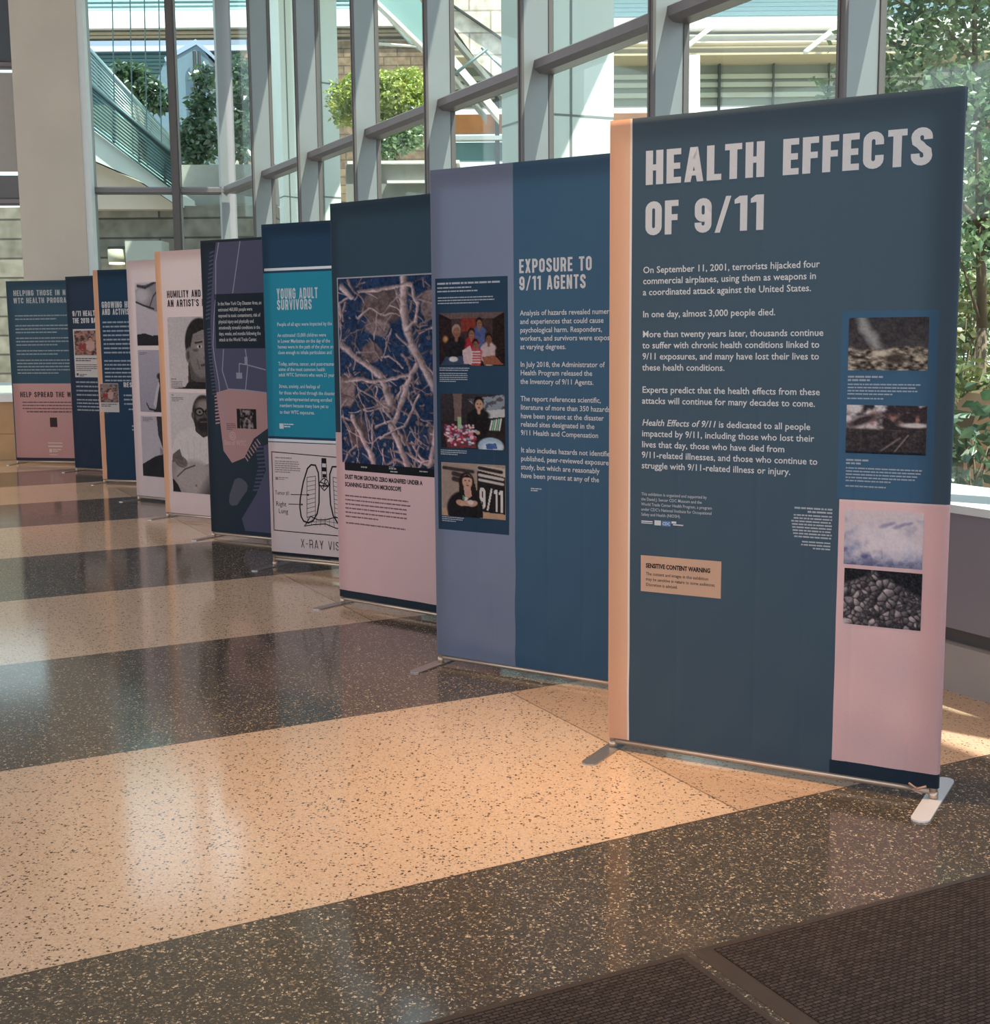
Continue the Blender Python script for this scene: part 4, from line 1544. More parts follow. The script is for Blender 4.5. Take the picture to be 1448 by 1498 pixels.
b.ink('map_land', [[(.585, .74), (.60, .555), (.497, .366), (.338, .168), (.37, .075), (1.0, .075), (1.1, .5), (.9, .75), (.7, .78)]], (98, 98, 126), 1)
tick = []
for k in range(12):
    s, z = .56 + .004 * k - (max(0, k - 5)) * .014, .72 - k * .030
    tick.append([(s - .055, z), (s + .02, z + .008), (s + .02, z + .020), (s - .055, z + .014)])
b.ink('map_pier', tick, (98, 98, 126), 2)
road = []
for pts in ([(.204, 2.27), (.166, 2.127), (.153, 1.888)], [(.421, 2.27), (.328, 1.887)], [(.213, 1.469), (.192, 1.304), (.247, 1.156)], [(.436, 1.469), (.446, 1.405), (.443, 1.351), (.370, 1.359), (.365, 1.268)], [(.443, 1.351), (.80, 1.28)], [(.455, 1.342), (.421, 1.14)], [(.153, 1.888), (.125, 1.70), (.105, 1.50), (.115, 1.40), (.150, 1.22), (.160, 1.1)], [(.248, 1.165), (.422, 1.159), (.79, 1.13)], [(.16, 1.1), (.20, .93), (.28, .74)]):
    road += stroke_quads(pts, .0085)
b.ink('map_road', road + rect(.335, 1.245, .395, 1.290) + rect(.425, 1.355, .455, 1.41), (176, 172, 192), 3)
b.ink('map_text_box', rect(.137, 1.474, 1.05, 1.884), (44, 54, 68), 3)
R5 = [('In the New York City Disaster Area, an', 1.799), ('estimated 460,000 people were', 1.754), ('exposed to toxic contaminants, risk of', 1.709), ('physical injury and physically and', 1.664), ('emotionally stressful conditions in the', 1.618), ('days, weeks, and months following the', 1.573), ('attack at the World Trade Center.', 1.528)]
b.lines('body_text', [(t, .172, z) for t, z in R5], .038, INKW, ('attack at the World Trade Center.', .385), bold=.01, layer=4)
sm = Pic(50, 40, (40, 36, 38), (46, 40, 42))
sm.put(np.clip((sm.noise(7, 5, 3) - .40) * 3.5, 0, 1) * (sm.x > .15) * (sm.x < .85), (176, 158, 158))
b.photo(.326, .866, .524, 1.016, sm.done(), 4)
b.lines('map_label', [('Site of WTC', .185, .735)], .055, (226, 190, 186), ('Site of WTC', .225), bold=.015, layer=4)
b.ink('map_label', stroke_quads(_arc(.275, .806, .030, .030, 0, 350, 14), .008, True) + stroke_quads(_arc(.275, .806, .014, .014, 0, 350, 10), .008, True), (226, 190, 186), 4)
b.ink('caption', greek(.215, .895, .10, 4, .014, .007, 51), (150, 110, 116), 4)

# ---- banner: portraits
b = Banner(6, -2.888, 11.173, -32.77, 'pale pink banner headed HUMILITY AND with two black and white portraits', PINK)
b.region(-1, 0, .076, 3, (232, 180, 146))
b.cloth().frame()
b.ink('heading', caps('HUMILITY AND', .140, 1.897, .060, .400, gap=.13) + caps('AN ARTIST\'S INSIGHT', .140, 1.820, .060, .640, gap=.13), (50, 46, 54), 2)
b.photo(.130, 1.125, .78, 1.735, pic_portrait_profile(), 2)
b.photo(.118, .232, .74, 1.095, pic_portrait_scar(), 2)
b.ink('caption', greek(.150, 1.205, .1, 1, .01, .009, 61) + greek(.150, 1.185, .14, 5, .0135, .006, 62) + greek(.145, 1.068, .05, 1, .01, .008, 63) + greek(.145, 1.048, .14, 3, .0135, .006, 64), (134, 122, 126), 3)

# ---- banner: arms
b = Banner(7, -3.489, 12.437, -36.22, 'pale pink banner with three stacked black and white close-ups of arms', PINK)
b.cloth().frame()
b.photo(.125, 1.489, .50, 2.082, pic_arm(0), 2)
b.photo(.123, .862, .50, 1.450, pic_arm(1), 2)
b.photo(.120, .240, .50, .823, pic_arm(2), 2)
b.ink('caption', greek(.150, 1.42, .12, 2, .014, .007, 71) + greek(.150, .80, .16, 3, .014, .007, 72), (130, 122, 134), 3)

# ---- banner: growing health
b = Banner(8, -4.283, 13.951, -18.43, 'navy banner headed GROWING HEA with a peach left edge', (42, 64, 88))
b.region(-1, 0, .067, 3, PEACH)
b.cloth().frame()
b.ink('heading', caps('GROWING HEA', .103, 1.888, .068, .385, gap=.13) + caps('AND ACTIVISM', .103, 1.815, .064, .38, gap=.13), INKW, 2)
b.ink('body_text', greek(.103, 1.728, .80, 8, .046, .017, 81, last=.9) + greek(.101, 1.318, .80, 6, .042, .016, 82, last=.5), (178, 186, 200), 2)
b.ink('photo_mount', rect(.020, .775, .262, 1.085), (220, 214, 214), 2)
b.photo(.028, .880, .258, 1.080, pic_crowd((150, 146, 150), 83), 3)
b.ink('caption', greek(.035, .856, .21, 2, .02, .010, 84) + greek(.075, .76, .08, 1, .02, .009, 85), (110, 104, 110), 3)
b.ink('subheading', caps('RESILIENCE', .330, 1.045, .052, .33, gap=.13), INKW, 2)
b.ink('body_text', greek(.325, .95, .45, 3, .046, .016, 86) + greek(.38, .80, .4, 1, .04, .016, 87) + greek(.41, .62, .4, 2, .04, .016, 88), (178, 186, 200), 2)

# ---- banner: act of 2010
b = Banner(9, -5.018, 15.292, -28.54, 'dark navy banner headed 9/11 HEALTH with a small white-mounted colour photograph', (40, 54, 74))
b.cloth().frame()
b.ink('heading', caps('9/11 HEALTH', .098, 1.830, .062, .40, gap=.13) + caps('THE 2010 ZADROGA', .096, 1.748, .060, .56, gap=.13), INKW, 2)
b.ink('photo_mount', rect(.092, 1.118, .560, 1.680), (222, 216, 216), 2)
b.photo(.108, 1.375, .545, 1.662, pic_crowd((196, 140, 130), 91), 3)
b.ink('caption', greek(.115, 1.33, .40, 2, .024, .012, 92) + greek(.115, 1.26, .40, 4, .022, .009, 93) + greek(.165, 1.145, .12, 2, .016, .010, 94) + rect(.115, 1.137, .150, 1.165), (92, 88, 96), 3)
b.ink('body_text', greek(.100, 1.052, .7, 4, .050, .017, 95) + greek(.100, .845, .7, 4, .040, .016, 96), (170, 176, 190), 2)

# ---- banner: helping
b = Banner(10, -6.094, 16.286, -12.06, 'blue-grey and dusty pink banner headed HELPING THOSE IN NEED, farthest along the row', (62, 86, 104))
b.region(.022, .080, 2, 1.017, (196, 150, 150)).region(-1, 0, 2, .080, (58, 60, 72))
b.cloth().frame()
b.ink('heading', caps('HELPING THOSE IN NEED', .106, 2.107, .068, .84, gap=.14) + caps('WTC HEALTH PROGRAM', .100, 2.014, .068, .78, gap=.14), (204, 204, 208), 2)
b.ink('subheading', caps('HELP SPREAD THE WORD', .118, .846, .066, .84, gap=.14), (74, 56, 64), 2)
b.ink('body_text', greek(.108, 1.853, .95, 2, .042, .015, 101) + greek(.105, 1.730, .95, 3, .042, .015, 102) + greek(.104, 1.575, .95, 3, .042, .015, 103) + greek(.102, 1.418, .95, 2, .042, .015, 104) + greek(.098, 1.300, .95, 5, .040, .015, 105, last=.6), (172, 180, 188), 2)
b.ink('body_text', greek(.142, .776, .80, 3, .040, .012, 106, last=.95) + greek(.20, .655, .62, 1, .04, .014, 107, last=1), (104, 74, 80), 2)
b.ink('code_panel', rect(.512, .470, .612, .590), (72, 60, 66), 2)
b.ink('logo', rect(.470, .262, .668, .275) + rect(.470, .218, .668, .236) + rect(.480, .150, .520, .195) + greek(.53, .180, .13, 2, .022, .013, 108) + greek(.48, .115, .19, 1, .02, .010, 109), (222, 202, 200), 2)

# ================================================================== entrance mats
M_RUB = pmat('mat_rubber_border', (58, 46, 40), 0.55, noise=0.06, bump=.08, bscale=120)


def mat_pile():
    m, nt, b = new_mat('mat_ribbed_pile')
    N, L = nt.nodes.new, nt.links.new
    tc = N('ShaderNodeTexCoord')
    ck = N('ShaderNodeTexBrick')
    ck.offset = 0.5
    ck.inputs['Scale'].default_value = 1
    ck.inputs['Brick Width'].default_value = 0.026
    ck.inputs['Row Height'].default_value = 0.012
    ck.inputs['Mortar Size'].default_value = 0.0022
    ck.inputs['Mortar Smooth'].default_value = 1
    ck.inputs['Color1'].default_value = (*lin((80, 70, 66)), 1)
    ck.inputs['Color2'].default_value = (*lin((62, 54, 51)), 1)
    ck.inputs['Mortar'].default_value = (*lin((40, 32, 30)), 1)
    n = N('ShaderNodeTexNoise')
    n.inputs['Scale'].default_value = 420
    n.inputs['Detail'].default_value = 3
    mx = N('ShaderNodeMix')
    mx.data_type = 'RGBA'
    mx.blend_type = 'MULTIPLY'
    mx.inputs['Factor'].default_value = 0.9
    r = N('ShaderNodeValToRGB')
    r.color_ramp.elements[0].position = .35
    r.color_ramp.elements[0].color = (.5, .5, .5, 1)
    r.color_ramp.elements[1].position = .68
    r.color_ramp.elements[1].color = (1.35, 1.3, 1.25, 1)
    L(tc.outputs['Object'], ck.inputs['Vector'])
    L(tc.outputs['Object'], n.inputs['Vector'])
    L(n.outputs['Fac'], r.inputs[0])
    A = [s for s in mx.inputs if s.type == 'RGBA']
    L(ck.outputs['Color'], A[0])
    L(r.outputs[0], A[1])
    L([s for s in mx.outputs if s.type == 'RGBA'][0], b.inputs['Base Color'])
    b.inputs['Roughness'].default_value = 0.95
    b.inputs['Specular IOR Level'].default_value = 0.1
    bp = N('ShaderNodeBump')
    bp.inputs['Strength'].default_value = 0.8
    bp.inputs['Distance'].default_value = 0.004
    inv = N('ShaderNodeMath')
    inv.operation = 'SUBTRACT'
    inv.inputs[0].default_value = 1
    L(ck.outputs['Fac'], inv.inputs[1])
    L(inv.outputs[0], bp.inputs['Height'])
    L(bp.outputs[0], b.inputs['Normal'])
    return m


M_PILE = mat_pile()
mat_ang = math.atan2(3.5155 - 3.0476, 1.416 - .4826)


def mat_thing(x, y, x0, x1, label, bl, br, bt):
    """a mat whose top edge runs along local x; local -y comes towards the door"""
    r = thing('entrance_mat', label, 'mat', (x, y, 0), mat_ang, 'entrance mats')
    L_ = 1.5
    bm = bmesh.new()
    outer = [(x0, -L_), (x1, -L_), (x1, 0), (x0, 0)]
    inner = [(x0 + bl, -L_ + .05), (x1 - br, -L_ + .05), (x1 - br, -bt), (x0 + bl, -bt)]
    lo = [bm.verts.new((p[0], p[1], 0.0006)) for p in outer]
    sh = .010
    mid = [bm.verts.new((p[0] + (sh if i in (0, 3) else -sh), p[1] + (sh if i < 2 else -sh), 0.007)) for i, p in enumerate(outer)]
    inn = [bm.verts.new((p[0], p[1], 0.0075)) for p in inner]
    for a, b_ in ((lo, mid), (mid, inn)):
        for i in range(4):
            bm.faces.new((a[i], a[(i + 1) % 4], b_[(i + 1) % 4], b_[i]))
    bm.faces.new(lo[::-1])
    bm.faces.new(inn)
    link('rubber_border', bm, M_RUB, r)
    bm = bmesh.new()
    box(bm, inner[0][0] + .001, inner[0][1], .0076, inner[1][0] - .001, inner[2][1] - .001, .0105, .002)
    link('carpet_pile', bm, M_PILE, r)
    return r


mat_thing(.4826, 3.0476, .0, 1.8, 'dark brown entrance mat at the bottom right corner with a wide smooth left border', .048, .03, .03)
mat_thing(.470, 3.041, -1.8, -.006, 'dark brown entrance mat at the bottom edge, left of the gap', .03, .026, .03)

# ================================================================== outside the glass
M_WHITE = pmat('white_cladding', (214, 220, 214), 0.55, noise=0.02, nscale=2)
M_JOINT = pmat('cladding_joint', (120, 124, 122), 0.7)
M_FASCIA = pmat('white_fascia', (238, 234, 230), 0.5, noise=0.02)
M_SOFFIT = pmat('beige_soffit', (206, 190, 160), 0.7, noise=0.03)
M_LOUV = pmat('blue_green_louver', (128, 152, 160), 0.4, 0.2)
M_DARKMETAL = pmat('dark_bronze_metal', (66, 68, 70), 0.5, 0.3)
M_BROWN = pmat('brown_cladding', (150, 132, 108), 0.7, noise=0.08)
M_PAVE = pmat('courtyard_paving', (142, 136, 126), 0.8, noise=0.08, nscale=2)
M_CONC = pmat('planter_concrete', (150, 148, 142), 0.75, noise=0.06)
M_SOIL = pmat('planter_soil', (96, 72, 50), 0.9, noise=0.2, nscale=14)
M_BARK = pmat('tree_bark', (110, 92, 76), 0.85, noise=0.15, nscale=12, bump=.4, bscale=30)
M_TEAL = pmat('teal_wall_glass', (96, 136, 138), 0.25, noise=0.05, nscale=1.2)
M_GREYGLASS = pmat('grey_green_glazing', (132, 138, 122), 0.3, noise=0.08, nscale=0.8)
M_WOOD = pmat('orange_wood_interior', (204, 128, 66), 0.6, noise=0.15, nscale=3)
M_RAIL = pmat('stainless_rail', (120, 140, 142), 0.35, 0.6)
M_RAILD = pmat('dark_rail_rod', (62, 84, 88), 0.45, 0.4)


def brick_mat(name, c1, c2, mortar, bw, rh, ms):
    m, nt, b = new_mat(name)
    N, L = nt.nodes.new, nt.links.new
    tc = N('ShaderNodeTexCoord')
    mp = N('ShaderNodeMapping')
    mp.inputs['Rotation'].default_value = (math.radians(90), 0, 0)
    bk = N('ShaderNodeTexBrick')
    bk.inputs['Scale'].default_value = 1
    bk.inputs['Brick Width'].default_value = bw
    bk.inputs['Row Height'].default_value = rh
    bk.inputs['Mortar Size'].default_value = ms
    bk.inputs['Color1'].default_value = (*lin(c1), 1)
    bk.inputs['Color2'].default_value = (*lin(c2), 1)
    bk.inputs['Mortar'].default_value = (*lin(mortar), 1)
    n = N('ShaderNodeTexNoise')
    n.inputs['Scale'].default_value = 5
    n.inputs['Detail'].default_value = 6
    r = N('ShaderNodeValToRGB')
    r.color_ramp.elements[0].position = .3
    r.color_ramp.elements[0].color = (.62, .6, .58, 1)
    r.color_ramp.elements[1].position = .7
    r.color_ramp.elements[1].color = (1.2, 1.2, 1.2, 1)
    mx = N('ShaderNodeMix')
    mx.data_type = 'RGBA'
    mx.blend_type = 'MULTIPLY'
    mx.inputs['Factor'].default_value = 1
    L(tc.outputs['Object'], mp.inputs[0])
    L(mp.outputs[0], bk.inputs['Vector'])
    L(tc.outputs['Object'], n.inputs['Vector'])
    L(n.outputs['Fac'], r.inputs[0])
    A = [s for s in mx.inputs if s.type == 'RGBA']
    L(bk.outputs['Color'], A[0])
    L(r.outputs[0], A[1])
    L([s for s in mx.outputs if s.type == 'RGBA'][0], b.inputs['Base Color'])
    b.inputs['Roughness'].default_value = .85
    return m


M_STONE = brick_mat('coursed_stone', (156, 146, 134), (132, 124, 114), (80, 74, 68), 2.3, .33, .018)
M_BRICK = brick_mat('brown_brick', (150, 126, 102), (134, 112, 92), (96, 82, 70), .9, .28, .02)
M_TILE = brick_mat('pale_stone_tile', (238, 228, 216), (230, 218, 206), (184, 168, 156), .8, .4, .016)


def slab_px(bm, x0, y0, x1, y1, Y, depth=.3):
    """a box facing the lobby at distance Y whose front covers the given part of the view"""
    a, c = at(x0, y1, Y), at(x1, y0, Y)
    box(bm, a.x, Y, a.z, c.x, Y + depth, c.z)


def bar_px(bm, p0, p1, Y, r, Y1=None, seg=8):
    tube(bm, at(*p0, Y), at(*p1, Y if Y1 is None else Y1), r, seg)


# ground of the courtyard
bm = bmesh.new()
prism(bm, [Vector((p.x, p.y, -0.02)) for p in (W(-14, .65), W(CORNER_S + .45, .65), Ew(-.1, .55), Ew(14, .55), Vector((-22, 62, 0)), Vector((44, 62, 0)), Vector((40, -8, 0)))], (0, 0, -0.1))
g = structure(link('courtyard_ground', bm, M_PAVE))

# ---- right: canopied building
bR = thing('office_building', 'pale building with a white canopy over a grey-green glazed ground floor, behind the trees', 'building', (6, 30, 0))


def part(name, bm, m, parent, smooth=False):
    o = link(name, bm, m, parent, smooth)
    o.matrix_parent_inverse = parent.matrix_basis.inverted()
    return o


bm = bmesh.new()
for k in range(26):
    y = 20 - k * 6.2
    slab_px(bm, 640, y - 3.4, 1760, y, 30.0, .12)
slab_px(bm, 640, -160, 1760, 20, 30.3, .2)
part('louver_screen', bm, M_LOUV, bR)
bm = bmesh.new()
slab_px(bm, 640, 22, 1760, 44, 29.6, .8)
part('fascia', bm, M_FASCIA, bR)
bm = bmesh.new()
for a, c, Y in (((44, 56), 0, 29.9), ((56, 64), 0, 29.4), ((64, 71), 0, 29.7)):
    slab_px(bm, 640, a[0], 1760, a[1], Y, .7)
part('canopy_band', bm, M_FASCIA, bR)
bm = bmesh.new()
slab_px(bm, 640, 71, 1760, 84, 29.1, 1.2)
part('soffit', bm, M_SOFFIT, bR)
for xs_ in (1045, 1228, 862, 1420):
    bm = bmesh.new()
    bar_px(bm, (xs_, 36), (xs_ - 50, 76), 29.5, .055, 27.9)
    part('canopy_strut', bm, M_FASCIA, bR, True)
bm = bmesh.new()
slab_px(bm, 640, 84, 1760, 158, 30.2, .2)
part('glazing', bm, M_GREYGLASS, bR)
bm = bmesh.new()
for y in (109, 121, 136):
    slab_px(bm, 640, y, 1760, y + 3, 30.1, .1)
part('glazing_rail', bm, pmat('pale_blind', (186, 190, 172), .6), bR)
for xm in (727, 812, 1052, 1131, 1212, 1300, 1390, 1480):
    bm = bmesh.new()
    slab_px(bm, xm - 2.6, 84, xm + 2.6, 240, 30.0, .15)
    part('mullion', bm, M_DARKMETAL, bR)
bm = bmesh.new()
slab_px(bm, 640, 158, 1760, 195, 30.2, .2)
part('timber_band', bm, M_WOOD, bR)
bm = bmesh.new()
slab_px(bm, 640, 195, 1760, 199, 29.9, .3)
part('white_rail', bm, M_FASCIA, bR)
bm = bmesh.new()
slab_px(bm, 640, 199, 1760, 236, 30.2, .2)
part('lower_glazing', bm, M_TEAL, bR)
bm = bmesh.new()
slab_px(bm, 640, 236, 1760, 520, 29.9, .5)
part('base_wall', bm, pmat('building_base', (176, 170, 154), .7, noise=.05), bR)
bm = bmesh.new()
bar_px(bm, (1015, 82), (1015, 520), 28.4, .13, seg=20)
part('round_column', bm, M_FASCIA, bR, True)

# ---- far left: louvred building
bL = thing('office_building', 'long building with white fascia, brown bands and louvres beyond the stair', 'building', (-12, 45, 0))
bm = bmesh.new()
for k in range(14):
    y = 13 - k * 6
    slab_px(bm, 60, y - 3, 640, y, 44.8, .15)
slab_px(bm, 60, -90, 640, 14, 45.1, .2)
part('louver_screen', bm, pmat('pale_blue_louver', (164, 194, 198), .4), bL)
bm = bmesh.new()
slab_px(bm, 60, 14, 640, 42, 44.4, .7)
part('fascia', bm, M_FASCIA, bL)
bm = bmesh.new()
slab_px(bm, 60, 42, 640, 58, 44.7, .5)
for y in (47, 52):
    slab_px(bm, 60, y, 640, y + 1.4, 44.62, .1)
part('brown_band', bm, M_BROWN, bL)
bm = bmesh.new()
slab_px(bm, 60, 58, 360, 76, 44.6, .5)
part('upper_window_band', bm, pmat('pale_blue_panel', (196, 206, 226), .35), bL)
bm = bmesh.new()
for k in range(14):
    y = 78 + k * 5.6
    slab_px(bm, 60, y, 360, y + 2.6, 44.7, .12)
part('shade_louver', bm, M_RAILD, bL)
bm = bmesh.new()
slab_px(bm, 60, 76, 360, 152, 44.95, .3)
part('teal_glazing', bm, M_TEAL, bL)
bm = bmesh.new()
slab_px(bm, 60, 152, 360, 330, 44.7, .5)
part('lower_wall', bm, pmat('lower_wall_buff', (196, 186, 164), .8, noise=.05), bL)
bm = bmesh.new()
slab_px(bm, 360, 58, 640, 330, 44.7, .5)
part('brick_wall', bm, M_BRICK, bL)

# gabled glass lantern standing in front of the far building
bG = thing('glass_pavilion', 'small blue-grey gabled glass pavilion beyond the end window', 'pavilion', (-13, 38, 0))
Yg = 38
bm = bmesh.new()
prism(bm, [at(x, y, Yg) for x, y in ((215, 150), (245, 82), (288, 60), (305, 84), (314, 592), (228, 592))], (0, 1.5, 0))
part('gable_wall', bm, pmat('pavilion_glass', (104, 126, 140), .3, noise=.06), bG)
bm = bmesh.new()
prism(bm, [at(x, y, Yg - .05) for x, y in ((240, 84), (286, 57), (308, 76), (308, 82), (287, 65), (242, 90))], (0, 1.8, 0))
part('roof_edge', bm, pmat('pavilion_roof', (150, 166, 190), .4), bG)
for x in (284, 291):
    bm = bmesh.new()
    bar_px(bm, (x, 75), (x + 6, 235), Yg - .2, .05)
    part('post', bm, M_DARKMETAL, bG)

# ---- stair with rod railings behind the end wall
Ys = 22.0
st = thing('outdoor_staircase', 'white outdoor staircase with dark rod railings rising to the left behind the end window', 'staircase', (-6, 22, 0))
bm = bmesh.new()
prism(bm, [at(x, y, Ys) for x, y in ((100, 164), (140, 194), (257, 282), (257, 299), (200, 262), (140, 236), (100, 222))], (0, 2.2, 0))
part('stair_slab', bm, M_WHITE, st)
bm = bmesh.new()
prism(bm, [at(x, y, Ys + .3) for x, y in ((100, 224), (140, 238), (200, 264), (257, 300), (257, 306), (100, 306))], (0, 1.8, 0))
part('soffit', bm, pmat('stair_soffit', (222, 200, 184), .8, noise=.03), st)


def railing(label_part, Y, top0, top1, bot0, bot1, n, r, m, parent, posts):
    bm = bmesh.new()
    for k in range(n):
        f = k / (n - 1)
        p0 = (top0[0] + (bot0[0] - top0[0]) * f, top0[1] + (bot0[1] - top0[1]) * f)
        p1 = (top1[0] + (bot1[0] - top1[0]) * f, top1[1] + (bot1[1] - top1[1]) * f)
        bar_px(bm, p0, p1, Y, r if k else r * 2.2)
    o = part('railing_rods', bm, m, parent, True)
    for f in posts:
        bm = bmesh.new()
        p0 = (top0[0] + (top1[0] - top0[0]) * f, top0[1] + (top1[1] - top0[1]) * f)
        p1 = (bot0[0] + (bot1[0] - bot0[0]) * f, bot0[1] + (bot1[1] - bot0[1]) * f)
        bar_px(bm, p0, p1, Y + .05, .022)
        part('railing_post', bm, M_RAIL, parent, True)
    return o


railing('near', Ys - .1, (100, 96), (257, 230), (100, 160), (257, 280), 12, .017, M_RAILD, st, (.18, .42, .66, .9))
bm = bmesh.new()
prism(bm, [at(x, y, Ys - .05) for x, y in ((100, 100), (257, 233), (257, 280), (100, 160))], (0, .012, 0))
part('glass_guard', bm, glass_mat('rail_glass', (.62, .76, .76), .05), st)
railing('far', Ys + 2.2, (100, 38), (257, 210), (100, 98), (257, 246), 11, .015, M_RAIL, st, (.28, .5, .72))
for x in (163, 189, 210, 231):
    bm = bmesh.new()
    bar_px(bm, (x, -60), (x + 6, 250), Ys + 1.2, .011, seg=6)
    part('steel_cable', bm, M_RAILD, st)

# coursed stone wall under the stair
bm = bmesh.new()
slab_px(bm, -60, 300, 402, 560, 22.6, .5)
sw = tag(link('stone_wall', bm, M_STONE), 'brown coursed stone garden wall under the outdoor staircase', 'wall')
sw['kind'] = 'structure'
bm = bmesh.new()
slab_px(bm, 262, 240, 402, 300, 23.4, .4)
tag(link('planter_wall', bm, M_CONC), 'grey-brown planter wall above the stone wall, under the dark tree', 'planter')

# wall lamp and a white bench box in front of it
wl_ = thing('wall_lamp', 'pale drum wall lamp glowing downwards on the stone wall', 'lamp', at(171, 372, 22.45))
bm = bmesh.new()
a = at(171, 384, 22.43)
tube(bm, a, (a.x, a.y, at(171, 365, 22.43).z), .145, 24)
part('lamp_drum', bm, pmat('lamp_drum', (196, 190, 168), .5), wl_, True)
bm = bmesh.new()
tube(bm, (a.x, a.y, a.z - .03), (a.x, a.y, a.z), .13, 24)
m, nt, bb = new_mat('lamp_glow')
bb.inputs['Emission Color'].default_value = (1, .82, .45, 1)
bb.inputs['Emission Strength'].default_value = 2.2
part('lamp_diffuser', bm, m, wl_, True)
bm = bmesh.new()
box(bm, a.x - .16, a.y + .05, at(171, 365, 22.43).z, a.x + .16, 22.6, at(171, 360, 22.43).z)
part('lamp_bracket', bm, M_DARKMETAL, wl_)
bm = bmesh.new()
slab_px(bm, 196, 352, 236, 640, 21.8, .5)
tag(link('utility_box', bm, pmat('box_white', (188, 186, 178), .6)), 'white box standing in front of the stone wall', 'box')

# ---- white clad piers outside the side windows
def pier(label, pts, Y, h_px, joints_y, yaw, top=8.6):
    """a tall clad pier; pts = left edge, corner, right edge in the view at distance Y"""
    xl, xm_, xr_ = pts
    r = thing('clad_pier', label, 'pier', (at(xm_, 300, Y).x, Y, 0), 0, 'white clad piers in the courtyard')
    c = at(xm_, 300, Y)
    a_ = at(xl, 300, Y + .9)
    b_ = at(xr_, 300, Y + yaw)
    d_ = Vector((a_.x + b_.x - c.x, a_.y + b_.y - c.y, 0))
    bm = bmesh.new()
    prism(bm, [Vector((q.x, q.y, 0)) for q in (a_, c, b_, d_)], (0, 0, top))
    part('cladding', bm, M_WHITE, r)
    bm = bmesh.new()
    v1 = (b_ - c)
    v1.z = 0
    nrm = Vector((v1.y, -v1.x, 0)).normalized() * .004
    for y in joints_y:
        z = at(xm_, y, Y).z
        q = [Vector((c.x, c.y, z)) + nrm, Vector((b_.x, b_.y, z)) + nrm, Vector((b_.x, b_.y, z + .025)) + nrm, Vector((c.x, c.y, z + .025)) + nrm]
        prism(bm, q, -nrm * 1.6)
        v2 = (c - a_)
        v2.z = 0
        n2 = Vector((v2.y, -v2.x, 0)).normalized() * .004
        q = [Vector((a_.x, a_.y, z)) + n2, Vector((c.x, c.y, z)) + n2, Vector((c.x, c.y, z + .025)) + n2, Vector((a_.x, a_.y, z + .025)) + n2]
        prism(bm, q, -n2 * 1.6)
    f = .36
    m0 = Vector((c.x, c.y, 0)) + v1 * f + nrm
    q = [m0, m0 + v1.normalized() * .03, m0 + v1.normalized() * .03 + Vector((0, 0, top)), m0 + Vector((0, 0, top))]
    prism(bm, q, -nrm * 1.6)
    part('panel_joint', bm, M_JOINT, r)
    k = (top - 4.2) / 3.0
    bm = bmesh.new()
    box(bm, c.x - 1.0, c.y - 1.4 * k, top, c.x + .5 + 1.4 * k, c.y + 1.4, top + .2)  # unseen slab added on top to throw shade on the upper cladding
    part('shade_slab', bm, M_WHITE, r)
    return r


pier('white clad pier nearest the lobby, left of the big title banner', (735, 797, 897), 15.0, 0, (168, -40), .35, 7.2)
pier('white clad pier behind the third window bay from the end wall', (440, 458, 499), 21.0, 0, (288, 120), .3, 7.6)
pier('slim white clad pier seen right beside the end wall corner', (398, 416, 437), 25.0, 0, (288,), .3)

# ---- pale tiled stair flank with coping and hand rail
rs = thing('tiled_stair_flank', 'sunlit pale stone-tiled stair flank with a sloping coping and white stringers', 'staircase', (0, 25, 0))
Yt = 25.0
bm = bmesh.new()
prism(bm, [at(x, y, Yt) for x, y in ((600, -70), (742, -70), (742, 128), (700, 92), (660, 36), (600, -30))], (0, 1.0, 0))
part('tiled_wall', bm, M_TILE, rs)
for (p0, p1, w_, m_) in (((610, -30), (742, 60), 3, M_DARKMETAL), ((640, 20), (742, 142), 9, M_CONC), ((630, 40), (730, 160), 16, M_FASCIA), ((640, 78), (712, 168), 8, M_CONC)):
    bm = bmesh.new()
    prism(bm, [at(p0[0], p0[1], Yt - .1), at(p1[0], p1[1], Yt - .1), at(p1[0], p1[1] + w_, Yt - .1), at(p0[0], p0[1] + w_, Yt - .1)], (0, .5, 0))
    part('stringer', bm, m_, rs)
bm = bmesh.new()
bar_px(bm, (655, 116), (712, 72), Yt - .4, .03)
bar_px(bm, (704, 70), (744, 108), Yt - .4, .02)
part('hand_rail', bm, M_RAIL, rs, True)

# hanging blue-glass canopy over the bush
bC = thing('glass_canopy', 'pale blue-green sloping glass canopy above the sunlit bush', 'canopy', (-3, 27, 0))
bm = bmesh.new()
prism(bm, [at(x, y, 27) for x, y in ((500, -60), (640, -60), (640, 90), (596, 60), (548, 4), (500, -40))], (0, .2, 0))
part('glass_panel', bm, pmat('blue_green_glass', (150, 184, 186), .2, noise=.06, nscale=1), bC)
bm = bmesh.new()
bar_px(bm, (500, -44), (640, 92), 26.9, .07)
bar_px(bm, (548, 64), (612, 68), 26.9, .03)
part('canopy_edge', bm, M_FASCIA, bC, True)


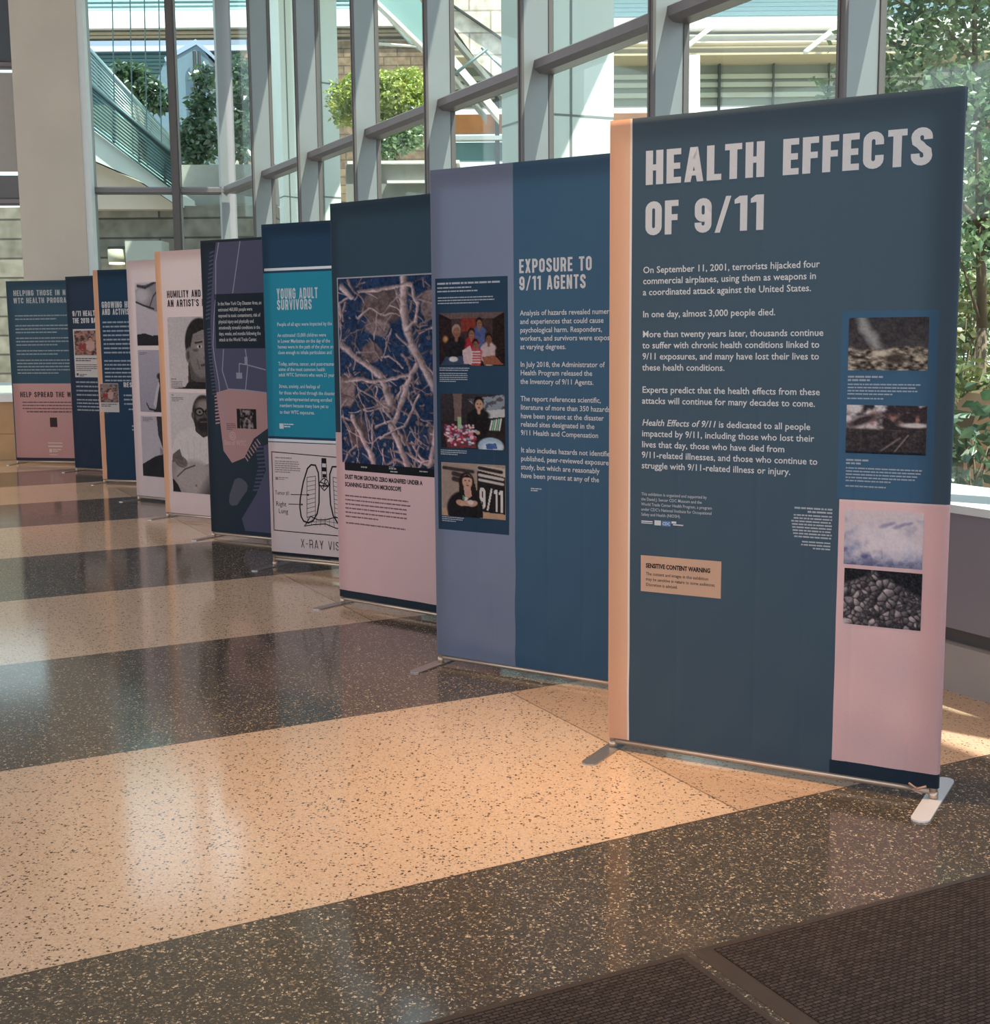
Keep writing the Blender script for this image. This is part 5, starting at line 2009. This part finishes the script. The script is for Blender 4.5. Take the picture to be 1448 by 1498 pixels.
# ---- planting
def leaf_mat(name, dark, mid, light):
    m = bpy.data.materials.new(name)
    m.use_nodes = True
    nt = m.node_tree
    nt.nodes.clear()
    N, L = nt.nodes.new, nt.links.new
    out = N('ShaderNodeOutputMaterial')
    d = N('ShaderNodeBsdfDiffuse')
    t = N('ShaderNodeBsdfTranslucent')
    g = N('ShaderNodeBsdfGlossy')
    g.inputs['Roughness'].default_value = .35
    mx = N('ShaderNodeMixShader')
    mx.inputs[0].default_value = .35
    m2 = N('ShaderNodeMixShader')
    m2.inputs[0].default_value = .10
    tc = N('ShaderNodeTexCoord')
    n = N('ShaderNodeTexNoise')
    n.inputs['Scale'].default_value = 3.5
    n.inputs['Detail'].default_value = 6
    r = N('ShaderNodeValToRGB')
    r.color_ramp.elements[0].position = .32
    r.color_ramp.elements[0].color = (*lin(dark), 1)
    r.color_ramp.elements[1].position = .68
    r.color_ramp.elements[1].color = (*lin(light), 1)
    e = r.color_ramp.elements.new(.5)
    e.color = (*lin(mid), 1)
    L(tc.outputs['Object'], n.inputs['Vector'])
    L(n.outputs['Fac'], r.inputs[0])
    for q in (d, t):
        L(r.outputs[0], q.inputs[0])
    L(d.outputs[0], mx.inputs[1])
    L(t.outputs[0], mx.inputs[2])
    L(mx.outputs[0], m2.inputs[1])
    L(g.outputs[0], m2.inputs[2])
    L(m2.outputs[0], out.inputs[0])
    return m


LEAF_TREE = leaf_mat('tree_leaves', (76, 104, 72), (122, 150, 106), (176, 192, 144))
LEAF_DARK = leaf_mat('dark_leaves', (44, 66, 52), (70, 98, 70), (104, 130, 92))
LEAF_LIME = leaf_mat('lime_leaves', (120, 140, 60), (176, 190, 92), (214, 216, 130))
LEAF_MIX = leaf_mat('understorey_leaves', (58, 74, 46), (110, 118, 70), (160, 156, 100))


def foliage(name, blobs, n, size, m, parent, seed):
    rd = np.random.default_rng(seed)
    w_ = np.array([b_[3] * b_[4] * b_[5] for b_ in blobs])
    pick = rd.choice(len(blobs), n, p=w_ / w_.sum())
    V, Fc = [], []
    for i in range(n):
        bx, by, bz, rx, ry, rz = blobs[pick[i]]
        d = rd.normal(size=3)
        d /= np.linalg.norm(d)
        rr = rd.random() ** .42
        c = np.array((bx + d[0] * rx * rr, by + d[1] * ry * rr, bz + d[2] * rz * rr))
        a = rd.normal(size=3)
        a[2] = a[2] * .5 - .35
        a /= np.linalg.norm(a)
        b_ = np.cross(a, rd.normal(size=3))
        b_ /= np.linalg.norm(b_) + 1e-9
        l = size * rd.uniform(.6, 1.25)
        w2 = l * .30
        o = len(V)
        nn = np.cross(a, b_) * l * .06
        V += [tuple(c), tuple(c + a * l * .4 + b_ * w2 + nn), tuple(c + a * l), tuple(c + a * l * .4 - b_ * w2 + nn)]
        Fc.append((o, o + 1, o + 2, o + 3))
    o = raw(name, V, Fc, m, parent)
    o.matrix_parent_inverse = parent.matrix_basis.inverted()
    return o


def branches(name, paths, parent):
    bm = bmesh.new()
    for pts, r0, r1 in paths:
        n = len(pts) - 1
        for i in range(n):
            a, c = r0 + (r1 - r0) * i / n, r0 + (r1 - r0) * (i + 1) / n
            tube(bm, pts[i], pts[i + 1], a, 10, c)
    return part(name, bm, M_BARK, parent, True)


def bl(px, py, Y, rx, rz, ry=None):
    """a leafy clump seen at a place in the view"""
    p = at(px, py, Y)
    return (p.x, p.y, p.z, rx, ry or rx, rz)


# the tree beside the nearest window, trunk near the right edge
Yt = 10.5
base = at(1436, 560, Yt)
tr = thing('courtyard_tree', 'leafy green tree with a slender grey trunk outside the nearest window, at the right edge', 'tree', (base.x, base.y, 0))
tp = [Vector((base.x, base.y, 0)), at(1436, 480, Yt), at(1434, 330, Yt), at(1430, 200, Yt), at(1426, 90, Yt), at(1424, -60, Yt)]
branches('trunk', [(tp, .05, .016)], tr)
branches('branches', [([tp[2], at(1408, 300, Yt - .1), at(1390, 262, Yt - .2), at(1370, 200, Yt - .3)], .03, .008), ([tp[3], at(1380, 130, Yt + .2), at(1330, 80, Yt + .2), at(1290, 50, Yt)], .03, .008),
                      ([tp[3], at(1450, 150, Yt + .3), at(1490, 90, Yt + .4)], .03, .01), ([tp[4], at(1370, 30, Yt), at(1310, 0, Yt - .2)], .025, .008), ([tp[2], at(1460, 260, Yt - .2), at(1500, 200, Yt)], .03, .01), ([tp[1], at(1412, 400, Yt - .1), at(1398, 360, Yt)], .015, .005)], tr)
blobs = [bl(1400, 20, Yt, .42, .38), bl(1330, 60, Yt, .38, .26), bl(1270, 110, Yt + .2, .30, .25), bl(1360, 130, Yt - .1, .38, .28), bl(1430, 160, Yt, .36, .34), bl(1300, 10, Yt + .2, .34, .24), bl(1245, 60, Yt + .3, .2, .18),
         bl(1215, 130, Yt + .3, .20, .14), bl(1440, 270, Yt, .30, .30), bl(1415, 350, Yt - .1, .24, .22), bl(1490, 100, Yt + .2, .5, .6), bl(1440, -90, Yt, .7, .5), bl(1320, -80, Yt, .5, .4), bl(1330, 190, Yt + .2, .3, .2), bl(1510, 300, Yt, .5, .5), bl(1230, 180, Yt + .2, .2, .15)]
foliage('foliage', blobs, 9000, .080, LEAF_TREE, tr, 31)

# understorey behind the sill, right edge
for i, (px, py, Y, rx, rz, n, mat, lab, seed) in enumerate((
        (1415, 640, 8.6, .30, .34, 420, LEAF_DARK, 'dark broad-leaved shrub just behind the white sill at the right edge', 41),
        (1430, 560, 10.0, .45, .26, 520, LEAF_MIX, 'olive shrub growing below the tree trunk at the right edge', 42),
        (1410, 430, 11.6, .34, .36, 420, LEAF_MIX, 'yellow-green shrub in the middle height behind the tree trunk', 43))):
    c = at(px, py, Y)
    sh = thing('courtyard_shrub', lab, 'shrub', (c.x, c.y, 0), 0, 'shrubs under the tree')
    foliage('foliage', [(c.x, c.y, c.z, rx, rx, rz), (c.x + .35, c.y + .1, c.z - .12, rx, rx, rz), (c.x - .25, c.y + .1, c.z - .15, rx * .8, rx, rz * .9), (c.x, c.y, max(.2, c.z - .45), rx * 1.1, rx, rz)], n, .12, mat, sh, seed)
    rd = random.Random(seed)
    branches('stems', [([Vector((c.x + rd.uniform(-.15, .15), c.y, 0)), Vector((c.x + rd.uniform(-.3, .3), c.y + rd.uniform(-.1, .1), c.z))], .014, .005) for k in range(6)], sh)
hd = thing('hedge', 'tall loose green hedge standing behind the tree at the right edge', 'hedge', (at(1440, 500, 17).x, 17, 0))
foliage('foliage', [bl(x, y, 17, .7, .6, .4) for x, y in ((1400, 330), (1450, 300), (1500, 340), (1390, 430), (1450, 420), (1520, 440), (1400, 530), (1460, 590), (1530, 540), (1370, 590), (1590, 400), (1600, 560), (1660, 480), (1380, 250), (1470, 230))], 9000, .13, LEAF_TREE, hd, 47)
branches('stems', [([Vector((at(x, 500, 17).x, 17, 0)), at(x + 6, 420, 17), at(x - 4, 300, 17)], .03, .012) for x in (1385, 1420, 1460, 1500, 1550, 1610)], hd)
# planting bed and a rust-brown planter beyond the sill
bm = bmesh.new()
prism(bm, [Vector((p.x, p.y, 0)) for p in (W(-8, 1.2), W(0.6, 1.2), W(0.6, 6.5), W(-8, 6.5))], (0, 0, .22))
tag(link('planting_bed', bm, M_SOIL), 'brown mulched planting bed outside the nearest window', 'planting bed')
c = at(1436, 600, 9.3)
bm = bmesh.new()
prism(bm, [at(x, y, 9.3) for x, y in ((1408, 740), (1410, 660), (1428, 604), (1452, 578), (1500, 570), (1500, 740))], (0, .5, 0))
tag(link('garden_planter', bm, pmat('rust_planter', (112, 84, 62), .7, noise=.12)), 'rust-brown planter with a sloping shoulder among the shrubs', 'planter')

# sunlit lime bush in the middle bays
c = at(575, 150, 19.5)
bsh = thing('sunlit_bush', 'yellow-green sunlit bush outside the middle window bays', 'bush', (c.x, c.y, 0))
blobs = [bl(528, 135, 19.5, .30, .32), bl(575, 140, 19.5, .42, .38), bl(615, 150, 19.6, .34, .36), bl(600, 120, 19.6, .3, .24), bl(555, 118, 19.4, .25, .16), bl(565, 190, 19.5, .40, .26), bl(505, 150, 19.6, .28, .36)]
foliage('foliage', blobs, 6500, .085, LEAF_LIME, bsh, 51)
blobs = [bl(575, 205, 19.3, .35, .22), bl(600, 200, 19.4, .28, .22), bl(560, 222, 19.3, .24, .14)]
foliage('lower_foliage', blobs, 1100, .09, LEAF_TREE, bsh, 52)
branches('stems', [([Vector((at(565, 300, 19.5).x, 19.5, 0)), at(565 + dx * .3, 230, 19.5), at(565 + dx, 150, 19.5)], .03, .01) for dx in (-40, -15, 5, 25, 45)], bsh)
bm = bmesh.new()
slab_px(bm, 512, 238, 668, 520, 18.9, .9)
pw = thing('raised_planter', 'grey raised planter with a pale ledge under the sunlit bush', 'planter', (at(590, 300, 18.9).x, 18.9, 0))
part('planter_box', bm, M_CONC, pw)
bm = bmesh.new()
slab_px(bm, 508, 234, 672, 240, 18.8, 1.1)
slab_px(bm, 566, 263, 668, 268, 18.78, .2)
part('ledge', bm, M_FASCIA, pw)

# dark trees beyond the end-wall corner
for lab, bbs, tx, Y, n, seed in (
        ('dark-leaved tree behind the end window, left of its mullion', [(190, 108, .42, .20), (212, 128, .36, .24), (228, 150, .3, .2), (176, 100, .2, .12)], 212, 27, 1300, 61),
        ('dark-leaved tree beyond the narrow pane at the end wall corner', [(290, 200, .5, .42), (284, 225, .4, .3), (296, 150, .3, .5), (297, 110, .25, .3)], 293, 27.0, 1300, 62),
        ('dense dark tree seen through the first side window bay', [(350, 130, .5, .5), (354, 180, .5, .5), (348, 215, .5, .35), (356, 100, .35, .3), (346, 160, .4, .5)], 352, 29.5, 2000, 63)):
    c = at(tx, 250, Y)
    t_ = thing('courtyard_tree', lab, 'tree', (c.x, c.y, 0))
    foliage('foliage', [bl(a, b_, Y, r1, r2) for a, b_, r1, r2 in bbs], n, .17, LEAF_DARK, t_, seed)
    branches('trunk', [([Vector((c.x, c.y, 0)), at(tx, 230, Y), at(bbs[0][0], bbs[0][1], Y)], .07, .02)], t_)
    branches('branches', [([at(tx, 230, Y), at(a, b_, Y)], .025, .008) for a, b_, _, _ in bbs[1:]], t_)
